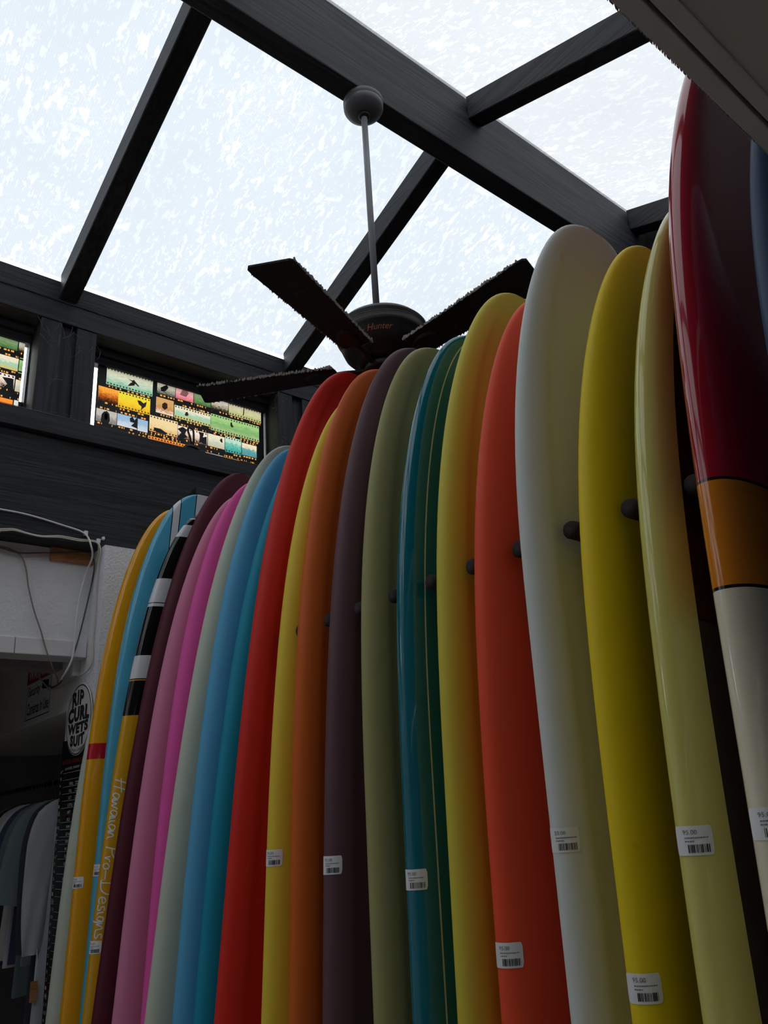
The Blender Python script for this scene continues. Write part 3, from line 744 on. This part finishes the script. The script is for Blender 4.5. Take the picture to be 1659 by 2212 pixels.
DEF={ # key:(colour,gloss,panel,name label,pattern)
'mint':((200,208,194),0,0,'pale mint matte surfboard squeezed between the white pier and the amber board',None),
'amber':((246,170,6),1,0,'glossy amber surfboard with a red band across it',[('band',1.005,1.063,(200,12,40))]),
'blue':((86,178,212),1,0,'glossy light blue surfboard with white nose stripes edged in black',[('stripe',a_,b_,c_,3) for q_ in (-1,1) for a_,b_,c_ in ((min(q_*.137,q_*.100),max(q_*.137,q_*.100),K),(min(q_*.133,q_*.104),max(q_*.133,q_*.104),Wt))]+[('stripe',-.037,.037,K,3),('stripe',-.033,.033,Wt,3)]),
'black':((228,168,18),1,0,'yellow surfboard with black and white banded nose and handwritten lettering',[('band',-1,.828,K),('band',.036,.041,Wt),('band',.068,.121,Wt),('band',.3,.414,Wt),('band',.398,.4015,K),('band',.606,.693,Wt),('band',.697,.701,(230,160,40))]),
'maroon':((88,28,44),0,0,'dark maroon matte surfboard with a round nose',None),
'dusty':((224,138,172),0,0,'dusty rose pink matte surfboard beside the hot pink one',None),
'hotpink':((250,98,184),0,0,'hot pink matte surfboard',None),
'sage':((206,212,192),0,0,'pale sage surfboard standing between the hot pink and sky blue boards',None),
'sky':((96,180,224),0,0,'sky blue matte surfboard beside the pale sage one',None),
'cyan':((16,152,182),0,0,'deep cyan matte surfboard between the sky blue and red boards',None),
'red1':((222,44,32),0,1,'bright red matte surfboard with a round nose, beside the cyan board',None),
'yellow1':((244,212,66),0,0,'soft yellow matte surfboard between the red and burnt orange boards',None),
'orange':((222,104,32),0,1,'burnt orange matte surfboard beside the plum one',None),
'plum':((102,72,80),0,1,'dark plum brown matte surfboard',None),
'olive':((168,164,108),0,1,'olive green matte surfboard beside the glossy teal one',None),
'teal':((0,112,132),1,0,'glossy teal surfboard with a thin cream pinline on its deck',[('inset',.022,9,(6,104,114)),('inset',.048,.0515,(225,215,180))]),
'lime':((222,206,70),0,1,'lime yellow matte surfboard between the teal and coral boards',None),
'coral':((250,84,48),0,0,'coral orange matte surfboard beside the off-white one',None),
'white':((224,229,224),0,1,'off-white matte surfboard with a broad round nose',None),
'yellow2':((248,216,24),0,0,'vivid yellow matte surfboard between the off-white and lime-railed boards',None),
'cream':((222,214,118),1,0,'glossy pale lime surfboard with a dark brown deck and black pinline',[('inset',.064,9,(52,30,20)),('inset',.061,.066,K)]),
'red2':((168,0,34),1,0,'glossy crimson surfboard with orange and cream lower panels and black pinlines',[('band',1.219,1.39,(226,132,18)),('band',1.39,9,(240,230,204)),('band',1.2165,1.2215,K),('band',1.3875,1.3925,K)]),
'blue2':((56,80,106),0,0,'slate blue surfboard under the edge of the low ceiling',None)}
TAGS={'amber':(1.491,'amber'),'blue':(1.478,''),'black':(1.572,''),'yellow1':(1.368,''),'plum':(1.423,''),'teal':(1.336,''),'coral':(1.403,'95.00'),'white':(1.353,'50.00'),'yellow2':(1.413,'95.00'),'cream':(1.238,'95.00'),'red2':(1.702,'95.00')}
BO={}
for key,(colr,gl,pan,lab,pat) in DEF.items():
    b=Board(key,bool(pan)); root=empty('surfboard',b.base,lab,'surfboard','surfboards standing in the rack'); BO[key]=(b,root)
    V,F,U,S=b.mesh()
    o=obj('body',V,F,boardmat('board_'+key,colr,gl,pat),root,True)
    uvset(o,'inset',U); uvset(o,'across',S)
    if key in TAGS:
        t0=TAGS[key][0]; d0,d1,h=-.014,.042,.038
        nx,ny=14,5; cr=.0035
        V=[];F=[]
        for j in range(ny+1):
            for i in range(nx+1):
                fx=i/nx; fy=j/ny; dd=d0+(d1-d0)*fx; tt=t0+h*(fy-.5)
                # rounded corners
                if i in (0,nx) and j in (0,ny): dd+=(cr*.5 if i==0 else -cr*.5); tt+=(cr*.35 if j==0 else -cr*.35)
                V.append(b.at(tt,dd,.0010))
        for j in range(ny):
            for i in range(nx): a=j*(nx+1)+i; F.append((a,a+1,a+nx+2,a+nx+1))
        tg=obj('price_tag',V,F,M['paper'],root)
        # bars and print
        rnd=random.Random(key); V=[];F=[]; dd=.006
        while dd<.036:
            wd=rnd.choice([.0006,.0006,.0011,.0016]); k=len(V)
            for (a,c) in ((dd,.005),(dd+wd,.005),(dd+wd,.0155),(dd,.0155)): V.append(b.at(t0+c,a,.0016))
            F.append((k,k+1,k+2,k+3)); dd+=wd+rnd.choice([.0006,.0009,.0014])
        obj('barcode',V,F,M['ink'],tg)
        V=[];F=[]
        for yy,xe in ((-.0035,.034),(.001,.014)):
            dd=.003
            while dd<xe:
                wd=rnd.uniform(.001,.003); k=len(V)
                for (a,c) in ((dd,yy-.0008),(dd+wd,yy-.0008),(dd+wd,yy+.0008),(dd,yy+.0008)): V.append(b.at(t0+c,a,.0016))
                F.append((k,k+1,k+2,k+3)); dd+=wd+.0006
        obj('small_print',V,F,M['ink_gray'],tg)
        tv,tf=textmesh('95.00' if key not in ('white',) else '50.00',.0085)
        obj('price',[b.at(t0-.008-y,.001+x,.0016) for x,y in tv],tf,M['ink_gray'],tg)
# handwritten lettering down the yellow board
GL={'H':([[(0,.02),(.28,1.0)],[(.36,0),(.66,1.02)],[(-.05,.42),(.75,.58)]],.72),
'a':([[(.34,.42),(.16,.46),(.04,.2),(.12,.02),(.3,.2),(.38,.42),(.36,.08),(.46,.02)]],.42),
'w':([[(0,.42),(.06,.04),(.22,.36),(.28,.04),(.46,.42),(.54,.40)]],.52),
'i':([[(.02,.42),(.04,.06),(.14,.04)],[(.12,.66),(.15,.70)]],.17),
'n':([[(0,.42),(.02,.02),(.14,.36),(.26,.40),(.30,.06),(.40,.02)]],.40),
'P':([[(.1,.02),(.34,1.0)],[(-.1,.78),(.2,1.06),(.62,1.02),(.74,.76),(.5,.52),(.22,.46)]],.62),
'r':([[(0,.42),(.04,.04),(.14,.34),(.3,.42)]],.30),
'o':([[(.2,.42),(.04,.24),(.14,.02),(.32,.14),(.28,.38),(.2,.42),(.36,.34)]],.38),
'-':([[(0,.24),(.5,.24)]],.52),
'D':([[(.12,.0),(.2,.92)],[(-.2,.84),(.1,1.08),(.56,.98),(.74,.56),(.5,.1),(.08,.0),(-.04,.1)]],.82),
'e':([[(.04,.2),(.34,.3),(.26,.46),(.08,.36),(.04,.12),(.2,.0),(.38,.1)]],.40),
's':([[(.34,.44),(.14,.42),(.14,.26),(.3,.14),(.22,.0),(.0,.02)]],.38),
'g':([[(.32,.42),(.12,.42),(.06,.16),(.2,.04),(.32,.4),(.28,-.28),(.08,-.34)]],.40),
' ':([],.30)}
b,root=BO['black']
txt='Hawaiian Pro-Designs'; cx=0; strokes=[]
for ch in txt:
    g_,adv=GL[ch]
    for s_ in g_: strokes.append([(cx+x,y) for x,y in s_])
    cx+=adv*1.0
TL=.50; sx=TL/cx; sy=.050
V=[];F=[]
for s_ in strokes:
    p=spline([(x,y,0) for x,y in s_],5); n=len(p)
    for i,q in enumerate(p):
        t_=(p[min(i+1,n-1)]-p[max(i-1,0)]); t_.x*=sx; t_.y*=sy; t_.z=0
        t_=t_.normalized() if t_.length>0 else Vector((1,0,0))
        nr=Vector((-t_.y,t_.x))*.0019
        for sg in (1,-1):
            tt=1.05+q.x*sx+nr.x*sg; dd=.016+q.y*sy+nr.y*sg
            V.append(b.at(tt,dd,.0012))
    k=len(V)-2*n
    for i in range(n-1): F.append((k+2*i,k+2*i+1,k+2*i+3,k+2*i+2))
tag(obj('handwritten_script',V,F,M['paper'],root),'white handwritten lettering')
# ------------------------------------------------------------------ sizing chart on the pier
CXp=1.2225
ch=empty('sizing_chart',(CXp,3.52,.45),'tall black wetsuit sizing chart with a round logo on the pier side','sizing chart')
def cp(y,z,l): return (-.0-l,y-3.52,z-.45)
YR,YLf=3.362,3.698   # right edge, left edge (larger Y)
def chartquad(name,ya,yb,za,zb,l0,l1,m,parent=ch):
    V=[]
    for l in (l0,l1): V+=[cp(ya,za,l),cp(yb,za,l),cp(yb,zb,l),cp(ya,zb,l)]
    return obj(name,V,[(0,1,2,3),(7,6,5,4),(0,4,5,1),(1,5,6,2),(2,6,7,3),(3,7,4,0)],m,parent)
chartquad('panel',YR,YLf,1.655,2.06,.0005,.008,M['blackboard'])
chartquad('panel',YR,YLf+.002,.45,1.652,.0005,.009,M['blackboard'])
def disc(name,cy,cz,ry,rz,l0,l1,m,parent,n=48):
    V=[cp(cy+ry*math.cos(2*math.pi*k/n),cz+rz*math.sin(2*math.pi*k/n),l) for l in (l0,l1) for k in range(n)]
    F=[tuple(range(n)),tuple(range(n,2*n))[::-1]]+[(k,(k+1)%n,n+(k+1)%n,n+k) for k in range(n)]
    return obj(name,V,F,m,parent)
LC,LZc=3.505,2.135
disc('logo_disc',LC,LZc,.150,.150,.0085,.0125,M['logo_white'],ch)
lg=ch.children[-1] if False else [c_ for c_ in COL.objects if c_.name.startswith('logo_disc')][0]
# dark ring
n=64;V=[];F=[]
for k in range(n):
    a=2*math.pi*k/n
    for r in (.1425,.1475): V.append(cp(LC+r*math.cos(a),LZc+r*math.sin(a),.0132))
for k in range(n):
    k2=(k+1)%n; F.append((2*k,2*k+1,2*k2+1,2*k2))
obj('logo_ring',V,F,M['ink'],lg)
def fittext(s_,yl,yr,z0,z1,l,m,parent,offset=0.0,shear=0.0,name='lettering',bow=0.0):
    """text reading from larger Y (left as seen) to smaller Y"""
    tv,tf=textmesh(s_,1.0,shear,offset,spacing=1.12 if offset>.03 else 1.0)
    x0=min(v[0] for v in tv);x1=max(v[0] for v in tv);a=min(v[1] for v in tv);c=max(v[1] for v in tv)
    V=[]
    for x,y in tv:
        u=(x-x0)/(x1-x0); v_=(y-a)/(c-a); yy=yl+(yr-yl)*u
        V.append(cp(yy,z0+(z1-z0)*v_-bow*(2*u-1)**2,l))
    return obj(name,V,tf,m,parent)
fittext('RIP',LC+.088,LC-.050,LZc+.062,LZc+.128,.0133,M['ink'],lg,.045,name='lettering',bow=.012)
fittext('CURL',LC+.128,LC-.125,LZc-.008,LZc+.056,.0133,M['ink'],lg,.065,bow=.004)
fittext('WETS',LC+.124,LC-.120,LZc-.060,LZc-.014,.0133,M['ink'],lg,.06,bow=-.004)
fittext('SUIT',LC+.085,LC-.085,LZc-.114,LZc-.066,.0133,M['ink'],lg,.06,bow=-.008)
fittext('Torque Creation',LC+.075,LC-.085,LZc-.139,LZc-.119,.0133,M['ink'],lg,.0,.3,bow=-.012)
fittext('RIP CURL SIZING GUIDE',YLf-.02,YR+.02,1.958,1.974,.0085,M['chart_red'],ch,.01)
fittext('B=MODEL  B=BOYS  G=GIRLS',YLf-.06,YR+.02,1.934,1.944,.0085,M['chart_white'],ch)
STEP=.0284; z6=1.759
names_=[]
labs=['6"','5','4','3','2','1','6ft','11','10','9','8','7','6"','5','4','3','2','1','5ft','11','10','9','8','7','6"','5','4','3','2','1','4ft','11','10','9','8','7']
sizes={2:'XXXL',3:'XXL',4:'XLT',5:'LXTAL',6:'LMT',7:'XLS',8:'M/MW',9:'LS W',10:'SMS',11:'MS',12:'XS',13:'KIDS 16',15:'KIDS 14',17:'KS',19:'12',22:'8'}
VW=[];FW_=[];VR=[];FR=[]
for i,s_ in enumerate(labs):
    z=z6+STEP*(6-i); ft=s_.endswith('ft')
    tgt,tf_=(VR,FR) if ft else (VW,FW_)
    k=len(tgt)
    for (yy,zz) in ((YLf-.045,z-.009),(YR+.01 if not ft else YR,z-.009),(YR+.01 if not ft else YR,z-.0078),(YLf-.045,z-.0078)): tgt.append(cp(yy,zz,.0098))
    tf_.append((k,k+1,k+2,k+3))
    hh=.020 if ft else .0125
    fittext(s_,YLf-.008,YLf-(.036 if len(s_)>1 else .022),z-hh/2,z+hh/2,.0098,M['chart_white'],ch,name='height_mark')
    if i in sizes: fittext(sizes[i],YLf-.125,YLf-.125-.012*len(sizes[i]),z-.004,z+.008,.0098,M['chart_white'],ch,.01,name='size_mark')
    if i in sizes and i<14:
        rnd=random.Random(i)
        for q in range(2):
            yy=YLf-.20; zz=z+.006-q*.008
            while yy>YR+.03:
                wd=rnd.uniform(.004,.012); k=len(VW)
                VW+=[cp(yy,zz-.0015,.0098),cp(yy-wd,zz-.0015,.0098),cp(yy-wd,zz+.0015,.0098),cp(yy,zz+.0015,.0098)]; FW_.append((k,k+1,k+2,k+3)); yy-=wd+.003
tag(obj('rule_lines',VW,FW_,M['chart_white'],ch),kind='stuff'); tag(obj('foot_lines',VR,FR,M['chart_red'],ch),kind='stuff')
# warning sign on the header band
sg=empty('warning_sign',(1.2225,4.12,2.2),'small white warning sign with a red header on the white band','sign')
def sgp(y,z,l,rot=R(2)): return (-l,(y-4.12),z-2.2)
def sq(name,ya,yb,za,zb,l0,l1,m,parent):
    V=[]
    for l in (l0,l1): V+=[sgp(ya,za,l),sgp(yb,za,l),sgp(yb,zb,l),sgp(ya,zb,l)]
    return obj(name,V,[(0,1,2,3),(7,6,5,4),(0,4,5,1),(1,5,6,2),(2,6,7,3),(3,7,4,0)],m,parent)
sp_=sq('plate',3.925,4.325,2.203,2.49,.0005,.004,M['paper'],sg)
sq('red_header',3.925,4.325,2.405,2.49,.0041,.0046,M['signred'],sg)
V=[];F=[]
for (ya,yb,za,zb) in ((3.94,4.31,2.222,2.227),(3.94,3.945,2.227,2.398),(4.305,4.31,2.227,2.398)):
    k=len(V); V+=[sgp(ya,za,.0046),sgp(yb,za,.0046),sgp(yb,zb,.0046),sgp(ya,zb,.0046)]; F.append((k,k+1,k+2,k+3))
obj('border',V,F,M['ink'],sg)
def stext(s_,yl,yr,z0,z1,m,off=.01):
    tv,tf=textmesh(s_,1.0,0,off); x0=min(v[0] for v in tv);x1=max(v[0] for v in tv);a=min(v[1] for v in tv);c=max(v[1] for v in tv)
    obj('lettering',[sgp(yl+(yr-yl)*(x-x0)/(x1-x0),z0+(z1-z0)*(y-a)/(c-a),.0052) for x,y in tv],tf,m,sg)
stext('WARNING',4.30,3.95,2.42,2.475,M['paper'],.02); stext('Security',4.285,4.10,2.325,2.388,M['ink'],.014); stext('Cameras in Use',4.285,3.955,2.245,2.305,M['ink'],.014)
# little camera pictogram
V,F=[],[]
for (ya,yb,za,zb) in ((4.065,3.975,2.352,2.395),(3.985,3.968,2.338,2.352),(4.075,4.062,2.36,2.388)):
    k=len(V); V+=[sgp(ya,za,.0052),sgp(yb,za-.012,.0052),sgp(yb,zb-.012,.0052),sgp(ya,zb,.0052)]; F.append((k,k+1,k+2,k+3))
obj('camera_pictogram',V,F,M['ink'],sg)
# ------------------------------------------------------------------ cables
def cable(px,Ys,rad,m,label):
    pts=[]
    for i,(x,y) in enumerate(px):
        Yv=Ys[min(i,len(Ys)-1)] if isinstance(Ys,(list,tuple)) else Ys
        pts.append(onY(x,y,Yv) if Yv>2 else onX(x,y,Yv))
    pts=[pts[0]+Vector((-1.9,0,.006)),pts[0]+Vector((-.9,0,-.008))]+pts   # runs on along the wall
    sp=spline(pts,7); V,F=sweep(sp,rad,7); base=sp[-1]
    o=obj('cable',[v-base for v in V],F,m,None,True,base); tag(o,label,'cable','cables hanging on the white wall'); return o
def lerp(a,b,n): return [a+(b-a)*i/(n-1) for i in range(n)]
wall=3.47
c1=[(-60,1090),(0,1100),(60,1112),(130,1133),(182,1152),(197,1180),(199,1205),(187,1235),(174,1280),(167,1320),(163,1360),(160,1400),(155,1425),(143,1450),(132,1468)]
cable(c1,[3.392]*4+[3.384,3.360,3.398]+[3.450,3.456,3.458,3.458,3.458,3.460]+[3.48,3.53],.0042,M['cable_white'],'smooth white cable clipped to the black fascia and drooping down the stucco')
c2=[(-60,1142),(0,1143),(30,1143),(60,1152),(90,1158),(130,1158),(170,1165),(208,1170),(217,1190),(212,1220),(208,1270),(205,1330),(200,1390),(199,1430),(188,1450),(165,1465),(135,1482),(112,1489),(100,1482),(84,1462)]
cable(c2,[3.39]*8+[1.212]+[1.212,1.213,1.214,1.214,1.214,1.212,1.21,1.21,1.205,1.2,1.19],.0036,M['cable_cream'],'wavy cream cable along the foot of the black fascia, looping under the lintel')
c2b=[(x,y+2.2+1.2*math.sin(i*1.4)) for i,(x,y) in enumerate(c2[:8])]+[(212.5,1192),(206.5,1216)]
cable(c2b,[3.3835]*8+[3.39,3.41],.003,M['cable_cream'],'thin cream cable twisted round the wavy cream one')
c3=[(-60,1176),(0,1183),(40,1194),(90,1194),(150,1194),(184,1193),(198,1203),(204,1220),(198,1260),(182,1330),(168,1385),(157,1418),(142,1452),(130,1475),(112,1484),(102,1478)]
cable(c3,[3.478]*4+[3.474,3.462,1.212,1.212,3.473,3.474,3.474,3.476,3.50,3.6,3.7,3.76],.0034,M['cable_dark'],'dark grey cable crossing the bare wood batten and hanging below the lintel')
c4=[(-60,1172),(0,1180),(25,1187),(45,1200),(56,1228),(62,1270),(74,1320),(88,1362),(97,1395),(107,1425),(119,1455),(125,1468),(123,1480),(112,1487)]
cable(c4,[3.4885]*3+[3.487,3.485]+[3.479]*5+[3.53,3.63,3.72,3.80],.0032,M['cable_brown'],'brownish grey cable sagging diagonally across the white stucco')
for i,(x,y,lab) in enumerate(((184,1153,'small white cable clip holding the smooth white cable'),(211,1170,'small white cable clip holding the cream cables'))):
    p=onY(x,y,3.3995); o=box('cable_clip',-.009,.009,-.014,0,-.011,.011,M['white'],None,.003); o.location=p; tag(o,lab,'cable clip','cable clips on the black fascia')
p=onY(221,1165,3.3995); o=box('wall_plug',-.006,.006,-.018,0,-.006,.008,M['white'],None,.002); o.location=p; tag(o,'stray white wall plug on the fascia above the pier','wall plug')
# ------------------------------------------------------------------ clothes rail in the side room
RXX,RZ=1.43,1.93
rl=empty('clothes_rail',(RXX,3.72,RZ),'dark steel clothes rail running back under the white band','clothes rail')
V,F=sweep([(0,0,0),(0,1.2,0),(0,2.175,0)],.0125,12); obj('tube',V,F,M['blackboard'],rl,True)
V,F=lathe([(.03,0),(.03,.01),(.014,.012)],16); obj('flange',[(x,z-.005+.0,y) for x,y,z in V],F,M['blackboard'],rl)
def cloth(name,c,fold=0.5):
    t=NT(name); v=t.coord('Object',(1,1,.25)); n=t.noise(v,22,4,.6,.6); w_=t.noise(t.coord(),260,2)
    cc=lin(c); t.l.new(t.mix(n,tuple(x*.8 for x in cc[:3])+(1,),tuple(min(1,x*1.12) for x in cc[:3])+(1,)),t.b.inputs['Base Color'])
    t.b.inputs['Roughness'].default_value=.9; t.b.inputs['Specular IOR Level'].default_value=.15; t.bump(w_,.15,.002); return t.m
def shirt(i,y,c,label,length=.72,sleeve=.27,dx=0.0,long=False,yaw=0.0):
    rnd=random.Random(100+i)
    # hanger
    hg=empty('clothes_hanger',(RXX+dx,y,RZ-.02),'brown wooden hanger carrying the '+label[0],'hanger','wooden hangers on the clothes rail'); hg.rotation_euler.z=yaw
    pts=[(.016,0,.012),(.0185,0,.024),(.010,0,.038),(-.006,0,.038),(-.0175,0,.026),(-.017,0,.008),(-.004,0,-.022),(0,0,-.035),(0,0,-.075)]
    V,F=sweep(spline(pts,5),.0019,6); obj('hook',V,F,M['metal'],hg,True)
    arm=[(s*.205*k/6,0,-.072-.055*(k/6)**1.4) for s in (1,) for k in range(-6,7)] 
    arm=[(.205*k/6,0,-.070-.058*abs(k/6)**1.35) for k in range(-6,7)]
    V,F=sweep(arm,[.008]+[.011]*11+[.008],8); obj('arm',[(a,b_*1.0,c_) for a,b_,c_ in V],F,M['brownwood'],hg,True)
    # garment
    g=empty(label[1],(RXX+dx,y,RZ-.09),label[2],label[3],'clothes on the rail'); g.rotation_euler.z=yaw
    m=cloth('cloth_%d'%i,c)
    # body loft
    st=[(0.0,.075,.020),(.012,.10,.026),(.035,.165,.030),(.06,.208,.034),(.09,.222,.038),(.16,.226,.042),(.28,.222,.040),(length*.6,.226,.038),(length*.85,.232,.040),(length-.012,.236,.042),(length,.236,.040)]
    n=44; V=[];F=[]; p1=rnd.uniform(0,6);p2=rnd.uniform(0,6)
    for a,(dz,hw,dp) in enumerate(st):
        k=min(1,dz/.25)
        for q in range(n):
            an=2*math.pi*q/n; cx_=math.cos(an); sy_=math.sin(an)
            u=math.copysign(abs(cx_)**.7,cx_)
            fo=k*(.010*math.sin(6*u+p1+dz*3)+.006*math.sin(13*u+p2-dz*5))
            V.append((u*hw,math.copysign(abs(sy_)**.7,sy_)*dp*.55+fo,-dz+.010*k*math.sin(4*u+p2)*(dz>length*.8)))
    for a in range(len(st)-1):
        for q in range(n):
            q2=(q+1)%n; F.append((a*n+q,a*n+q2,(a+1)*n+q2,(a+1)*n+q))
    F.append(tuple(range(n)))
    obj('shirt_body',V,F,m,g,True)
    for s in (-1,1):
        sl=sleeve
        if long: path=[(.15,0,-.05),(.208,0,-.10),(.235,0,-.20),(.245,0,-.36),(.25,-.01,-.52),(.245,-.01,-.62)]; rr=[.045,.065,.066,.058,.050,.042]
        else: path=[(.15,0,-.05),(.208,0,-.10),(.245,0,-.17),(.275,0,-.10-sl*.72),(.292,0,-.10-sl)]; rr=[.045,.075,.083,.088,.090]
        sp=spline([(s*x,y_,z) for x,y_,z in path],4); m_=len(sp); rad=[]
        for a in range(m_):
            f_=a/(m_-1)*(len(rr)-1); a0=int(min(f_,len(rr)-2)); rad.append(rr[a0]+(rr[a0+1]-rr[a0])*(f_-a0))
        V,F=sweep(sp,rad,18,False)
        W_=[]
        for a,v in enumerate(V):
            cc=sp[a//18]; d=v-cc; f_=(a//18)/(m_-1)
            W_.append((v.x,cc.y+d.y*.26+.006*math.sin(9*d.x/.08+a//18*.5+p1)*f_,v.z))
        obj('sleeve',W_,F,m,g,True)
    return g
CL=[ # y, colour, texts, length, sleeve, long
 (3.80,(176,180,184),('light grey long-sleeve top','long_sleeve_top','light grey long-sleeve top on the hanger closest to the sizing chart','shirt'),.92,.3,True),
 (3.88,(58,62,68),('charcoal long-sleeve top','long_sleeve_top','charcoal long-sleeve top hanging behind the light grey one','shirt'),.98,.3,True),
 (3.97,(120,132,134),('grey green tee','t_shirt','grey green t-shirt hanging behind the charcoal top','shirt'),.68,.34,False),
 (4.06,(102,116,120),('slate tee','t_shirt','slate grey t-shirt hanging behind the grey green one','shirt'),.80,.33,False),
 (4.14,(66,78,96),('navy tee','t_shirt','dark navy t-shirt hanging behind the slate one','shirt'),.70,.33,False),
 (4.23,(214,210,226),('lilac tee','t_shirt','pale lilac t-shirt on the rail in front of the white one','shirt'),.70,.25,False),
 (4.32,(222,222,224),('white tee','t_shirt','white t-shirt hanging behind the lilac one','shirt'),.70,.27,False),
 (4.41,(60,70,74),('dark green tee','t_shirt','dark bottle green t-shirt hanging behind the white one','shirt'),.72,.27,False),
 (4.50,(150,152,156),('mid grey tee','t_shirt','mid grey t-shirt hanging behind the bottle green one','shirt'),.70,.27,False)]
GAR=[]
for i,(y,c,lb,ln,sl,lo) in enumerate(CL): GAR.append(shirt(i,y,c,lb,ln,sl,0,lo,R([0,1.5,-1,1,-1,1.5,-1,1,0][i])))
for i,y in enumerate((4.56,4.60,4.64,4.69,4.75)):
    hg=empty('clothes_hanger',(RXX,y,RZ-.02),'empty brown wooden hanger at the far end of the clothes rail','hanger','spare hangers at the end of the rail')
    pts=[(.016,0,.012),(.0185,0,.024),(.010,0,.038),(-.006,0,.038),(-.0175,0,.026),(-.017,0,.008),(-.004,0,-.022),(0,0,-.035),(0,0,-.075)]
    V,F=sweep(spline(pts,5),.0019,6); obj('hook',V,F,M['metal'],hg,True)
    V,F=sweep([(.205*k/6,0,-.070-.058*abs(k/6)**1.35) for k in range(-6,7)],[.008]+[.011]*11+[.008],8); obj('arm',V,F,M['brownwood'],hg,True)
# paper hang tag on the sleeve of the first top
g=GAR[0]
a=Vector((-.235,-.030,-.60))
V,F=sweep([a,a+Vector((.003,-.004,-.05)),a+Vector((-.002,-.004,-.115))],.0014,5); st_=obj('tag_string',V,F,M['paper'],g)
k=a+Vector((-.002,-.004,-.115)); obj('hang_tag',[k+Vector(v) for v in boxv(-.014,.014,-.001,.001,-.075,0)],BF,M['pine'],g)
